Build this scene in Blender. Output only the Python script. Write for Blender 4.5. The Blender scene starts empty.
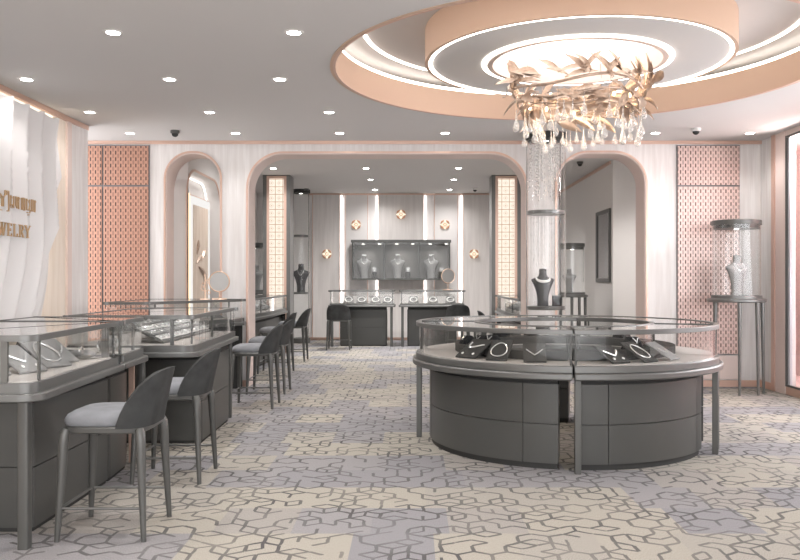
import bpy, bmesh, math, random
from mathutils import Vector, Matrix
PI = math.pi
rad = math.radians
sc = bpy.context.scene
COL = sc.collection

# ------------------------------------------------------------------ mesh helpers
class MB:
    def __init__(s): s.v = []; s.f = []
    def add(s, vs, fs):
        o = len(s.v)
        s.v += [tuple(p) for p in vs]
        s.f += [tuple(i + o for i in f) for f in fs]
        return s
    def box(s, x0, x1, y0, y1, z0, z1):
        vs = [(x0,y0,z0),(x1,y0,z0),(x1,y1,z0),(x0,y1,z0),(x0,y0,z1),(x1,y0,z1),(x1,y1,z1),(x0,y1,z1)]
        return s.add(vs, [(0,3,2,1),(4,5,6,7),(0,1,5,4),(1,2,6,5),(2,3,7,6),(3,0,4,7)])
    def prism(s, pts, z0, z1):
        n = len(pts)
        vs = [(p[0],p[1],z0) for p in pts] + [(p[0],p[1],z1) for p in pts]
        fs = [tuple(reversed(range(n))), tuple(range(n, 2*n))]
        fs += [(i, (i+1)%n, (i+1)%n+n, i+n) for i in range(n)]
        return s.add(vs, fs)
    def prism_xz(s, pts, y0, y1):            # polygon in the x-z plane, extruded along y
        n = len(pts)
        vs = [(p[0],y0,p[1]) for p in pts] + [(p[0],y1,p[1]) for p in pts]
        fs = [tuple(range(n)), tuple(reversed(range(n, 2*n)))]
        fs += [((i+1)%n, i, i+n, (i+1)%n+n) for i in range(n)]
        return s.add(vs, fs)
    def prism_yz(s, pts, x0, x1):
        n = len(pts)
        vs = [(x0,p[0],p[1]) for p in pts] + [(x1,p[0],p[1]) for p in pts]
        fs = [tuple(reversed(range(n))), tuple(range(n, 2*n))]
        fs += [(i, (i+1)%n, (i+1)%n+n, i+n) for i in range(n)]
        return s.add(vs, fs)
    def wallstrip(s, pts, z0, z1, th, closed=False):   # thin vertical sheet along a path with thickness th inwards (left)
        n = len(pts)
        inn = offset(pts, th, closed)
        m = n if closed else n-1
        vs = [(p[0],p[1],z0) for p in pts]+[(p[0],p[1],z1) for p in pts]+[(p[0],p[1],z0) for p in inn]+[(p[0],p[1],z1) for p in inn]
        fs = []
        for i in range(m):
            j = (i+1)%n
            fs += [(i,j,j+n,i+n), (j+2*n,i+2*n,i+3*n,j+3*n), (i+n,j+n,j+3*n,i+3*n), (j,i,i+2*n,j+2*n)]
        if not closed:
            fs += [(0,n,3*n,2*n), (n-1,3*n-1,4*n-1,2*n-1)]
        return s.add(vs, fs)
    def tube(s, path, r, seg=8, closed=False, caps=True, flat=1.0):
        P = [Vector(p) for p in path]; n = len(P)
        R = r if isinstance(r, (list, tuple)) else [r]*n
        vs = []; up = Vector((0,0,1))
        prevn = None
        for i in range(n):
            if closed: t = P[(i+1)%n]-P[i-1]
            else: t = P[min(i+1,n-1)]-P[max(i-1,0)]
            t.normalize()
            if prevn is None:
                a = up if abs(t.z) < .9 else Vector((1,0,0))
                nn = (a - t*a.dot(t)).normalized()
            else:
                nn = (prevn - t*prevn.dot(t))
                if nn.length < 1e-6: nn = t.orthogonal()
                nn.normalize()
            prevn = nn
            b = t.cross(nn)
            for k in range(seg):
                a = 2*PI*k/seg
                vs.append(P[i] + nn*math.cos(a)*R[i]*flat + b*math.sin(a)*R[i])
        fs = []
        for i in range(n if closed else n-1):
            j = (i+1)%n
            for k in range(seg):
                l = (k+1)%seg
                fs.append((i*seg+k, i*seg+l, j*seg+l, j*seg+k))
        if caps and not closed:
            fs.append(tuple(reversed(range(seg)))); fs.append(tuple((n-1)*seg+k for k in range(seg)))
        return s.add(vs, fs)
    def lathe(s, prof, cx=0, cy=0, seg=48, closed=False):     # prof: (r,z) list
        n = len(prof); vs = []
        for k in range(seg):
            a = 2*PI*k/seg
            vs += [(cx+r*math.cos(a), cy+r*math.sin(a), z) for r, z in prof]
        fs = []
        for k in range(seg):
            l = (k+1)%seg
            for i in range(n if closed else n-1):
                j = (i+1)%n
                fs.append((k*n+i, l*n+i, l*n+j, k*n+j))
        if not closed:
            if prof[0][0] > 1e-5: fs.append(tuple(reversed([k*n for k in range(seg)])))
            if prof[-1][0] > 1e-5: fs.append(tuple([k*n+n-1 for k in range(seg)]))
        return s.add(vs, fs)
    def ringband(s, r0, r1, z0, z1, cx, cy, seg=96):
        return s.lathe([(r0,z0),(r1,z0),(r1,z1),(r0,z1)], cx, cy, seg, closed=True)
    def sector(s, r0, r1, a0, a1, z0, z1, cx, cy, seg=None):
        seg = seg or max(4, int(abs(a1-a0)/2))
        out = [(cx+r1*math.cos(rad(a0+(a1-a0)*i/seg)), cy+r1*math.sin(rad(a0+(a1-a0)*i/seg))) for i in range(seg+1)]
        inn = [(cx+r0*math.cos(rad(a0+(a1-a0)*i/seg)), cy+r0*math.sin(rad(a0+(a1-a0)*i/seg))) for i in range(seg+1)]
        n = seg+1
        vs = [(p[0],p[1],z0) for p in out]+[(p[0],p[1],z0) for p in inn]+[(p[0],p[1],z1) for p in out]+[(p[0],p[1],z1) for p in inn]
        fs = []
        for i in range(seg):
            j = i+1
            fs += [(i,j,j+2*n,i+2*n), (n+j,n+i,n+i+2*n,n+j+2*n), (i+2*n,j+2*n,j+3*n,i+3*n), (j,i,i+n,j+n)]
        fs += [(0,2*n,3*n,n), (n-1,2*n-1,4*n-1,3*n-1)]
        return s.add(vs, fs)
    def ellipsoid(s, c, rx, ry, rz, u=12, v=8):
        vs = [(c[0],c[1],c[2]-rz)]
        for i in range(1, v):
            t = -PI/2+PI*i/v
            for k in range(u):
                a = 2*PI*k/u
                vs.append((c[0]+rx*math.cos(t)*math.cos(a), c[1]+ry*math.cos(t)*math.sin(a), c[2]+rz*math.sin(t)))
        vs.append((c[0],c[1],c[2]+rz)); last = len(vs)-1
        fs = [(0, 1+(k+1)%u, 1+k) for k in range(u)]
        for i in range(v-2):
            for k in range(u):
                l = (k+1)%u
                fs.append((1+i*u+k, 1+i*u+l, 1+(i+1)*u+l, 1+(i+1)*u+k))
        o = 1+(v-2)*u
        fs += [(o+k, o+(k+1)%u, last) for k in range(u)]
        return s.add(vs, fs)
    def loft(s, rings, cap=True, close_u=True):
        n = len(rings[0]); vs = [p for r in rings for p in r]; fs = []
        for i in range(len(rings)-1):
            for k in range(n if close_u else n-1):
                l = (k+1)%n
                fs.append((i*n+k, i*n+l, (i+1)*n+l, (i+1)*n+k))
        if cap:
            fs.append(tuple(reversed(range(n)))); fs.append(tuple((len(rings)-1)*n+k for k in range(n)))
        return s.add(vs, fs)
    def xf(s, m):
        s.v = [tuple(m @ Vector(p)) for p in s.v]; return s
    def build(s, name, mat, parent=None, smooth=True, bevel=0, kind=None, label=None, cat=None, group=None, loc=None, ang=35):
        me = bpy.data.meshes.new(name)
        me.from_pydata(s.v, [], s.f); me.validate()
        bm = bmesh.new(); bm.from_mesh(me); bmesh.ops.recalc_face_normals(bm, faces=bm.faces); bm.to_mesh(me); bm.free()
        if smooth:
            me.shade_smooth(); me.set_sharp_from_angle(angle=rad(ang))
        me.materials.append(mat)
        o = bpy.data.objects.new(name, me); COL.objects.link(o)
        if parent is not None: o.parent = parent
        if loc is not None: o.location = loc
        if bevel:
            m = o.modifiers.new('bevel', 'BEVEL'); m.width = bevel; m.segments = 2; m.limit_method = 'ANGLE'; m.angle_limit = rad(40)
        tag(o, label, cat, group, kind)
        return o

def tag(o, label=None, cat=None, group=None, kind=None):
    if label: o['label'] = label
    if cat: o['category'] = cat
    if group: o['group'] = group
    if kind: o['kind'] = kind
    return o
def thing(name, label, cat, loc=(0,0,0), rz=0, group=None):
    o = bpy.data.objects.new(name, None); COL.objects.link(o)
    o.empty_display_size = .1
    o.location = loc; o.rotation_euler = (0,0,rz)
    return tag(o, label, cat, group)
def dup(root, loc, rz=0, label=None, group=None, scale=None):
    r = root.copy(); COL.objects.link(r); r.location = loc; r.rotation_euler = (0,0,rz)
    if label: r['label'] = label
    if group: r['group'] = group
    if scale: r.scale = scale
    for ch in list(root.children):
        c = ch.copy(); COL.objects.link(c); c.parent = r
        for g in list(ch.children):
            d = g.copy(); COL.objects.link(d); d.parent = c
    return r
def offset(pts, d, closed=True):       # CCW polygon: positive d moves inwards
    n = len(pts); out = []
    for i in range(n):
        p = Vector(pts[i][:2])
        e1 = (p - Vector(pts[i-1][:2])) if (closed or i > 0) else None
        e2 = (Vector(pts[(i+1)%n][:2]) - p) if (closed or i < n-1) else None
        if e1 is None: e1 = e2
        if e2 is None: e2 = e1
        e1 = e1.normalized(); e2 = e2.normalized()
        n1 = Vector((-e1.y, e1.x)); n2 = Vector((-e2.y, e2.x))
        b = n1+n2
        k = d/max(.35, (1+n1.dot(n2))/1.0)
        out.append((p.x+b.x*k, p.y+b.y*k))
    return out
def rpoly(pts, r, seg=6):              # round the corners; r scalar or list
    n = len(pts); out = []
    for i in range(n):
        ri = r[i] if isinstance(r, (list,tuple)) else r
        p = Vector(pts[i]); a = Vector(pts[i-1])-p; b = Vector(pts[(i+1)%n])-p
        if ri <= 1e-6: out.append((p.x,p.y)); continue
        a.normalize(); b.normalize()
        ang = a.angle(b); t = ri/math.tan(ang/2)
        p0 = p+a*t; p1 = p+b*t
        c = p+(a+b).normalized()*(ri/math.sin(ang/2))
        a0 = math.atan2(p0.y-c.y, p0.x-c.x); a1 = math.atan2(p1.y-c.y, p1.x-c.x)
        da = (a1-a0+PI)%(2*PI)-PI
        out += [(c.x+ri*math.cos(a0+da*k/seg), c.y+ri*math.sin(a0+da*k/seg)) for k in range(seg+1)]
    return out

# ------------------------------------------------------------------ materials
def newmat(name):
    m = bpy.data.materials.new(name); m.use_nodes = True
    nt = m.node_tree; nt.nodes.clear()
    out = nt.nodes.new('ShaderNodeOutputMaterial')
    return m, nt, out
def pbsdf(nt, out, color=(.5,.5,.5), rough=.5, metal=0, spec=.5):
    b = nt.nodes.new('ShaderNodeBsdfPrincipled')
    b.inputs['Base Color'].default_value = (*color, 1)
    b.inputs['Roughness'].default_value = rough
    b.inputs['Metallic'].default_value = metal
    b.inputs['Specular IOR Level'].default_value = spec
    nt.links.new(b.outputs[0], out.inputs[0])
    return b
def plain(name, color, rough=.5, metal=0, spec=.5, noise=0, nscale=8, bump=0, stretch=(1,1,1)):
    m, nt, out = newmat(name); b = pbsdf(nt, out, color, rough, metal, spec)
    if noise or bump:
        tc = nt.nodes.new('ShaderNodeTexCoord'); mp = nt.nodes.new('ShaderNodeMapping'); mp.inputs['Scale'].default_value = stretch
        nz = nt.nodes.new('ShaderNodeTexNoise'); nz.inputs['Scale'].default_value = nscale; nz.inputs['Detail'].default_value = 4
        nt.links.new(tc.outputs['Object'], mp.inputs[0]); nt.links.new(mp.outputs[0], nz.inputs['Vector'])
        if noise:
            cr = nt.nodes.new('ShaderNodeValToRGB')
            cr.color_ramp.elements[0].position = .3; cr.color_ramp.elements[1].position = .7
            cr.color_ramp.elements[0].color = (*[c*(1-noise) for c in color], 1)
            cr.color_ramp.elements[1].color = (*[min(1,c*(1+noise)) for c in color], 1)
            nt.links.new(nz.outputs['Fac'], cr.inputs[0]); nt.links.new(cr.outputs[0], b.inputs['Base Color'])
        if bump:
            bp = nt.nodes.new('ShaderNodeBump'); bp.inputs['Strength'].default_value = bump; bp.inputs['Distance'].default_value = .01
            nt.links.new(nz.outputs['Fac'], bp.inputs['Height']); nt.links.new(bp.outputs[0], b.inputs['Normal'])
    return m
def emit(name, color, strength):
    m, nt, out = newmat(name); e = nt.nodes.new('ShaderNodeEmission')
    e.inputs[0].default_value = (*color, 1); e.inputs[1].default_value = strength
    nt.links.new(e.outputs[0], out.inputs[0]); return m
def glassmat(name, tint=(.97,.98,.98), ior=1.5, rough=.0, gain=1.0):
    m, nt, out = newmat(name)
    t = nt.nodes.new('ShaderNodeBsdfTransparent'); t.inputs[0].default_value = (*tint, 1)
    g = nt.nodes.new('ShaderNodeBsdfGlossy'); g.inputs['Roughness'].default_value = rough; g.inputs[0].default_value = (1,1,1,1)
    lw = nt.nodes.new('ShaderNodeLayerWeight'); lw.inputs[0].default_value = .5
    f0 = ((ior-1)/(ior+1))**2
    f = nt.nodes.new('ShaderNodeMath'); f.operation = 'POWER'; f.inputs[1].default_value = 5
    nt.links.new(lw.outputs['Facing'], f.inputs[0])
    ma = nt.nodes.new('ShaderNodeMath'); ma.operation = 'MULTIPLY_ADD'; f0 = min(.9, f0*gain); ma.inputs[1].default_value = 1-f0; ma.inputs[2].default_value = f0
    nt.links.new(f.outputs[0], ma.inputs[0]); f = ma
    mx = nt.nodes.new('ShaderNodeMixShader')
    nt.links.new(f.outputs[0], mx.inputs[0])
    nt.links.new(t.outputs[0], mx.inputs[1]); nt.links.new(g.outputs[0], mx.inputs[2]); nt.links.new(mx.outputs[0], out.inputs[0])
    return m
class NG:                                # small node-graph writer
    def __init__(s, nt): s.nt = nt
    def _in(s, sock, v):
        if hasattr(v, 'is_output') or isinstance(v, bpy.types.NodeSocket): s.nt.links.new(v, sock)
        else: sock.default_value = v
    def m(s, op, a, b=0.0, c=0.0):
        n = s.nt.nodes.new('ShaderNodeMath'); n.operation = op
        s._in(n.inputs[0], a); s._in(n.inputs[1], b); s._in(n.inputs[2], c); return n.outputs[0]
    def comb(s, x, y, z=0.0):
        n = s.nt.nodes.new('ShaderNodeCombineXYZ'); s._in(n.inputs[0], x); s._in(n.inputs[1], y); s._in(n.inputs[2], z); return n.outputs[0]
    def pos(s):
        n = s.nt.nodes.new('ShaderNodeNewGeometry'); q = s.nt.nodes.new('ShaderNodeSeparateXYZ'); s.nt.links.new(n.outputs['Position'], q.inputs[0])
        return n.outputs['Position'], q.outputs[0], q.outputs[1], q.outputs[2]
    def white(s, vec):
        n = s.nt.nodes.new('ShaderNodeTexWhiteNoise'); n.noise_dimensions = '3D'; s._in(n.inputs['Vector'], vec); return n.outputs['Value']
    def noise(s, vec, scale, detail=3):
        n = s.nt.nodes.new('ShaderNodeTexNoise'); s._in(n.inputs['Vector'], vec); n.inputs['Scale'].default_value = scale; n.inputs['Detail'].default_value = detail; return n.outputs['Fac']
    def ramp(s, fac, stops, const=False):
        n = s.nt.nodes.new('ShaderNodeValToRGB'); r = n.color_ramp
        if const: r.interpolation = 'CONSTANT'
        while len(r.elements) < len(stops): r.elements.new(.5)
        for e, (p, c) in zip(r.elements, stops): e.position = p; e.color = (*c, 1)
        s._in(n.inputs[0], fac); return n.outputs[0]
    def mix(s, fac, a, b):
        n = s.nt.nodes.new('ShaderNodeMix'); n.data_type = 'RGBA'
        s._in(n.inputs[0], fac)
        for k, v in ((6,a),(7,b)):
            if isinstance(v, tuple): n.inputs[k].default_value = (*v,1)
            else: s.nt.links.new(v, n.inputs[k])
        return n.outputs[2]
    def vscale(s, v, sc):
        n = s.nt.nodes.new('ShaderNodeMapping'); n.inputs['Scale'].default_value = sc; s.nt.links.new(v, n.inputs[0]); return n.outputs[0]

def carpet_mat():
    m, nt, out = newmat('carpet'); b = pbsdf(nt, out, rough=.95, spec=.1); g = NG(nt)
    P, x, y, z = g.pos()
    row = g.m('FLOOR', g.m('DIVIDE', y, .5))
    sh = g.m('MULTIPLY', g.white(g.comb(row, 3.0)), 1.0)
    colm = g.m('FLOOR', g.m('ADD', g.m('DIVIDE', x, .44), sh))
    w = g.white(g.comb(colm, row, 1.0))
    tone = g.ramp(w, [(0,(.375,.347,.303)),(.22,(.265,.257,.268)),(.46,(.33,.307,.285)),(.60,(.29,.278,.283)),(.80,(.355,.33,.295))], True)
    # hexagon lattice
    S = .17
    # slight wander so that the lattice looks woven
    wn = nt.nodes.new('ShaderNodeTexNoise'); wn.inputs['Scale'].default_value = 5.5; wn.inputs['Detail'].default_value = 1; nt.links.new(P, wn.inputs['Vector'])
    ws = nt.nodes.new('ShaderNodeSeparateColor'); nt.links.new(wn.outputs['Color'], ws.inputs[0])
    hx = g.m('ADD', g.m('DIVIDE', x, S), g.m('MULTIPLY', ws.outputs[0], .24)); hy = g.m('ADD', g.m('DIVIDE', y, S), g.m('MULTIPLY', ws.outputs[1], .24))
    R3 = math.sqrt(3)
    def cell(ox, oy):
        ax = g.m('SUBTRACT', g.m('FLOORED_MODULO', g.m('ADD', hx, ox), 1.0), .5)
        ay = g.m('SUBTRACT', g.m('FLOORED_MODULO', g.m('ADD', hy, oy), R3), R3/2)
        return ax, ay
    ax, ay = cell(0, 0); bx, by = cell(.5, R3/2)
    la = g.m('ADD', g.m('MULTIPLY', ax, ax), g.m('MULTIPLY', ay, ay)); lb = g.m('ADD', g.m('MULTIPLY', bx, bx), g.m('MULTIPLY', by, by))
    sel = g.m('LESS_THAN', la, lb)
    def pick(p, q): return g.m('ADD', g.m('MULTIPLY', sel, p), g.m('MULTIPLY', g.m('SUBTRACT', 1.0, sel), q))
    gx = pick(ax, bx); gy = pick(ay, by)
    idx = g.m('ROUND', g.m('MULTIPLY', g.m('SUBTRACT', hx, gx), 2.0)); idy = g.m('ROUND', g.m('MULTIPLY', g.m('SUBTRACT', hy, gy), 2.0/R3*1.0))
    aax = g.m('ABSOLUTE', gx); aay = g.m('ABSOLUTE', gy)
    hd = g.m('MAXIMUM', aax, g.m('ADD', g.m('MULTIPLY', aax, .5), g.m('MULTIPLY', aay, R3/2)))
    edge = g.m('GREATER_THAN', hd, .438)
    # which of the six edges, for dropping some of them: key from the edge midpoint
    ang = g.m('FLOOR', g.m('DIVIDE', g.m('ADD', g.m('ARCTAN2', gy, gx), PI/6), PI/3))
    mxp = g.m('ROUND', g.m('MULTIPLY', g.m('ADD', g.m('SUBTRACT', hx, gx), g.m('MULTIPLY', g.m('COSINE', g.m('MULTIPLY', ang, PI/3)), .5)), 4.0))
    myp = g.m('ROUND', g.m('MULTIPLY', g.m('ADD', g.m('SUBTRACT', hy, gy), g.m('MULTIPLY', g.m('SINE', g.m('MULTIPLY', ang, PI/3)), .5)), 4.0/R3*1.0))
    ek = g.m('GREATER_THAN', g.white(g.comb(mxp, myp, 7.0)), .28)
    line = g.m('MULTIPLY', edge, ek)
    flip = g.m('SUBTRACT', g.m('MULTIPLY', g.m('GREATER_THAN', g.white(g.comb(idx, idy, 5.0)), .5), 2.0), 1.0)
    fy = g.m('MULTIPLY', gy, flip)
    sp = None
    for d in (90, 210, 330):
        c, s_ = math.cos(rad(d)), math.sin(rad(d))
        al = g.m('ADD', g.m('MULTIPLY', gx, c), g.m('MULTIPLY', fy, s_)); pr = g.m('ABSOLUTE', g.m('SUBTRACT', g.m('MULTIPLY', gx, s_), g.m('MULTIPLY', fy, c)))
        k = g.m('MULTIPLY', g.m('GREATER_THAN', al, 0.0), g.m('LESS_THAN', pr, .05))
        k = g.m('MULTIPLY', k, g.m('GREATER_THAN', g.white(g.comb(idx, idy, float(d))), .25))
        sp = k if sp is None else g.m('MAXIMUM', sp, k)
    spk = g.m('MULTIPLY', sp, g.m('GREATER_THAN', g.white(g.comb(idx, idy, 2.0)), .45))
    line = g.m('MAXIMUM', line, spk)
    fade = g.m('MULTIPLY_ADD', g.noise(P, 1.9, 2), 1.7, .02)
    fib = g.noise(g.vscale(P, (260, 90, 1)), 1.0, 1)
    lf = g.m('MULTIPLY', g.m('MULTIPLY', line, fade), .85)
    n = nt.nodes.new('ShaderNodeClamp'); nt.links.new(lf, n.inputs[0])
    c1 = g.mix(n.outputs[0], tone, (.10,.096,.096))
    f2 = g.m('MULTIPLY_ADD', fib, 1.0, .5)
    mm = nt.nodes.new('ShaderNodeMix'); mm.data_type = 'RGBA'; mm.blend_type = 'MULTIPLY'; mm.inputs[0].default_value = 1
    nt.links.new(c1, mm.inputs[6]); nt.links.new(f2, mm.inputs[7]); nt.links.new(mm.outputs[2], b.inputs['Base Color'])
    return m
def paper_mat(name, a, c, rough=.6):
    m, nt, out = newmat(name); b = pbsdf(nt, out, rough=rough, spec=.3); g = NG(nt)
    P, x, y, z = g.pos()
    n1 = g.noise(g.vscale(P, (9,9,.8)), 1.6, 5); n2 = g.noise(g.vscale(P, (60,60,2.0)), 1.0, 2)
    f = g.m('ADD', g.m('MULTIPLY', n1, .75), g.m('MULTIPLY', n2, .25))
    col = g.ramp(f, [(.36, c), (.5, tuple((p+q)/2 for p, q in zip(a,c))), (.58, a)])
    nt.links.new(col, b.inputs['Base Color']); return m
def slot_mat(name, base, dark):
    m, nt, out = newmat(name); b = pbsdf(nt, out, rough=.42, metal=.45); g = NG(nt)
    P, x, y, z = g.pos()
    W, H = .033, .084
    cx = g.m('DIVIDE', x, W); ci = g.m('FLOOR', cx); fx = g.m('MULTIPLY', g.m('SUBTRACT', g.m('SUBTRACT', cx, ci), .5), W)
    par = g.m('FLOORED_MODULO', ci, 2.0)
    rz = g.m('ADD', g.m('DIVIDE', z, H), g.m('MULTIPLY', par, .5)); fz = g.m('MULTIPLY', g.m('SUBTRACT', g.m('FRACT', rz), .5), H)
    dx = g.m('ABSOLUTE', fx); dz = g.m('MAXIMUM', g.m('SUBTRACT', g.m('ABSOLUTE', fz), .018), 0.0)
    d = g.m('SQRT', g.m('ADD', g.m('MULTIPLY', dx, dx), g.m('MULTIPLY', dz, dz)))
    slot = g.m('LESS_THAN', d, g.m('MULTIPLY_ADD', par, .003, .0075))
    rim = g.m('LESS_THAN', d, g.m('MULTIPLY_ADD', par, .003, .0115))
    c1 = g.mix(rim, base, tuple(v*.86 for v in base)); c2 = g.mix(slot, c1, g.mix(par, dark, tuple(v*.62 for v in base)))
    nt.links.new(c2, b.inputs['Base Color'])
    nt.links.new(g.m('MULTIPLY', g.m('SUBTRACT', 1.0, slot), .45), b.inputs['Metallic'])
    bp = nt.nodes.new('ShaderNodeBump'); bp.inputs['Strength'].default_value = .6; bp.inputs['Distance'].default_value = .01
    nt.links.new(g.m('SUBTRACT', 1.0, slot), bp.inputs['Height']); nt.links.new(bp.outputs[0], b.inputs['Normal'])
    return m
def lattice_mat():
    m, nt, out = newmat('lattice_glow'); g = NG(nt)
    P, x, y, z = g.pos()
    W = .145
    fx = g.m('ABSOLUTE', g.m('SUBTRACT', g.m('FRACT', g.m('DIVIDE', g.m('ADD', x, 10.02), W)), .5)); fz = g.m('ABSOLUTE', g.m('SUBTRACT', g.m('FRACT', g.m('DIVIDE', z, W)), .5))
    line = g.m('GREATER_THAN', g.m('MAXIMUM', fx, fz), .455)
    r = g.m('SQRT', g.m('ADD', g.m('MULTIPLY', fx, fx), g.m('MULTIPLY', fz, fz)))
    ring = g.m('LESS_THAN', g.m('ABSOLUTE', g.m('SUBTRACT', g.m('ADD', fx, fz), .3)), .035)
    dot = g.m('LESS_THAN', r, .1)
    k = g.m('MAXIMUM', g.m('MAXIMUM', line, g.m('MULTIPLY', ring, .6)), g.m('MULTIPLY', dot, .75))
    col = g.mix(k, (1.0,.88,.75), (.52,.34,.23))
    e = nt.nodes.new('ShaderNodeEmission'); nt.links.new(col, e.inputs[0]); e.inputs[1].default_value = .62
    nt.links.new(e.outputs[0], out.inputs[0]); return m
def wood_mat():
    return paper_mat('warm_wood', (.84,.75,.66), (.76,.66,.56), .5)

M = {}
M['carpet'] = carpet_mat()
M['ceiling'] = plain('ceiling_paint', (.67,.655,.645), .8, spec=.2)
M['ceiling2'] = plain('ceiling_paint_pale', (.68,.66,.65), .8, spec=.2)
M['paper'] = paper_mat('veined_wallpaper', (.82,.795,.785), (.72,.685,.67))
M['wall'] = plain('cream_wall', (.78,.75,.73), .7, spec=.25)
M['panel_beige'] = paper_mat('ribbed_panel', (.76,.72,.70), (.69,.65,.63))
M['panel_white'] = plain('white_panel', (.84,.81,.80), .6)
M['copper'] = plain('rose_copper', (.70,.49,.40), .35, .55)
M['pink'] = plain('pink_liner', (.74,.62,.575), .55, .1)
M['band'] = plain('apricot_paint', (.66,.475,.365), .6, spec=.2)
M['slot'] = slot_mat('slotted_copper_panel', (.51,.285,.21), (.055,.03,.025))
M['slot_lit'] = slot_mat('slotted_copper_lit', (.70,.53,.485), (.11,.065,.055))  # same finish as the left panel, coloured paler to imitate pink window light
M['gap'] = plain('panel_seam', (.25,.24,.25), .5, .3)
M['steel'] = plain('gunmetal', (.105,.105,.10), .38, .35, noise=.04, nscale=3)
M['steel_l'] = plain('satin_grey_metal', (.165,.165,.16), .34, .5)
M['dark'] = plain('black_recess', (.03,.03,.029), .7)
M['blk'] = plain('black_velvet', (.03,.03,.032), .9, spec=.15)
M['cab'] = plain('cabinet_lacquer', (.074,.074,.070), .36, .1, noise=.03, nscale=2)
M['liner'] = plain('suede_liner', (.56,.525,.50), .9, spec=.15)
M['board'] = plain('grey_velvet', (.075,.073,.07), .85, spec=.2, bump=.2, nscale=300)
M['board_l'] = plain('pale_velvet', (.33,.325,.32), .8, spec=.2, bump=.2, nscale=300)
M['cab_back'] = plain('taupe_back', (.20,.19,.18), .6)
M['silver'] = plain('silver', (.93,.93,.92), .18, .6)
M['pearl'] = plain('pearl_white', (.92,.91,.89), .25)
M['fabric'] = plain('dark_grey_fabric', (.046,.047,.047), .85, spec=.25, noise=.25, nscale=9, bump=.15)
M['seat'] = plain('grey_seat_fabric', (.225,.23,.245), .85, spec=.25, noise=.12, nscale=12, bump=.1)
M['bust_w'] = plain('pale_bust', (.30,.295,.29), .6)
M['bust_g'] = plain('grey_bust', (.07,.07,.073), .6)
M['rose'] = plain('rose_gold', (.86,.64,.50), .28, .8)
M['gold'] = plain('gold_leaf', (.52,.40,.325), .36, .6, noise=.15, nscale=30)
M['letter'] = plain('gold_letter', (.66,.45,.26), .35, .6)
M['glass'] = glassmat('clear_glass', (.985,.988,.986), 1.5, gain=.28)
M['glass_case'] = glassmat('case_glass', (.97,.975,.975), 1.5, gain=.6)
M['glass_top'] = glassmat('top_glass', (.95,.955,.955), 1.55, gain=5.0)
M['crystal'] = glassmat('crystal', (.96,.955,.95), 1.6, gain=2.0)
def crystal_mat(name, k):
    m = glassmat(name, (.97,.965,.96), 1.6, gain=1.6); nt = m.node_tree
    out = [n for n in nt.nodes if n.type == 'OUTPUT_MATERIAL'][0]; gl = out.inputs[0].links[0].from_socket
    b = nt.nodes.new('ShaderNodeBsdfPrincipled'); b.inputs['Base Color'].default_value = (.92,.90,.88,1); b.inputs['Roughness'].default_value = .08; b.inputs['Subsurface Weight'].default_value = 0
    mx = nt.nodes.new('ShaderNodeMixShader'); mx.inputs[0].default_value = k
    nt.links.new(gl, mx.inputs[1]); nt.links.new(b.outputs[0], mx.inputs[2]); nt.links.new(mx.outputs[0], out.inputs[0]); return m
M['drop'] = crystal_mat('glass_drop', .24)
M['strand'] = crystal_mat('crystal_strand', .35)
M['mirror'] = plain('mirror', (.42,.41,.40), .45, .8)
M['cloth'] = plain('white_drape', (.76,.74,.735), .75, spec=.25)
M['wood'] = wood_mat()
M['lattice'] = lattice_mat()
M['led'] = emit('led_warm_white', (1.0,.93,.84), 4.0)
M['led_w'] = emit('led_white', (1.0,.96,.94), 3.2)
M['glow_warm'] = emit('painted_amber_glow', (1.0,.74,.46), 1.0)  # emission for a warm-lit surface, not a lamp
M['led_n'] = emit('led_niche', (1.0,.96,.92), 1.7)
M['led_top'] = emit('led_top', (1.0,.87,.70), .9)
M['led_drape'] = emit('led_drape', (1.0,.87,.70), 6.0)
M['luminous'] = emit('luminous_ceiling', (1.0,.95,.89), 1.5)
M['lamp'] = emit('downlight_lamp', (1.0,.97,.92), 22.0)
M['lamp_s'] = emit('case_lamp', (1.0,.97,.92), 5.0)
M['bulb'] = emit('bulb', (1.0,.74,.42), 8.0)
M['petal'] = plain('petal_copper', (.62,.33,.20), .45, .3)
M['sconce'] = emit('sconce_glow', (1.0,.84,.64), .75)
M['trimw'] = plain('white_trim', (.75,.73,.71), .5)
M['print'] = paper_mat('poster_print', (.72,.62,.53), (.62,.51,.42))
M['white_glow'] = emit('lightbox', (1.0,.97,.94), .52)
M['window_pink'] = plain('pink_backdrop', (.88,.68,.66), .8)
M['greyframe'] = plain('grey_window_frame', (.58,.58,.62), .4, .1)

# ------------------------------------------------------------------ setting
H1, H2 = 3.225, 3.417
WY = 10.70; WT = .42
CX, CY = 1.44, 7.15           # centre of the round ceiling recess
MB().box(-4.9, 5.4, -2.5, 19.3, -.08, 0).build('floor', M['carpet'], kind='structure', smooth=False)

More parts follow.
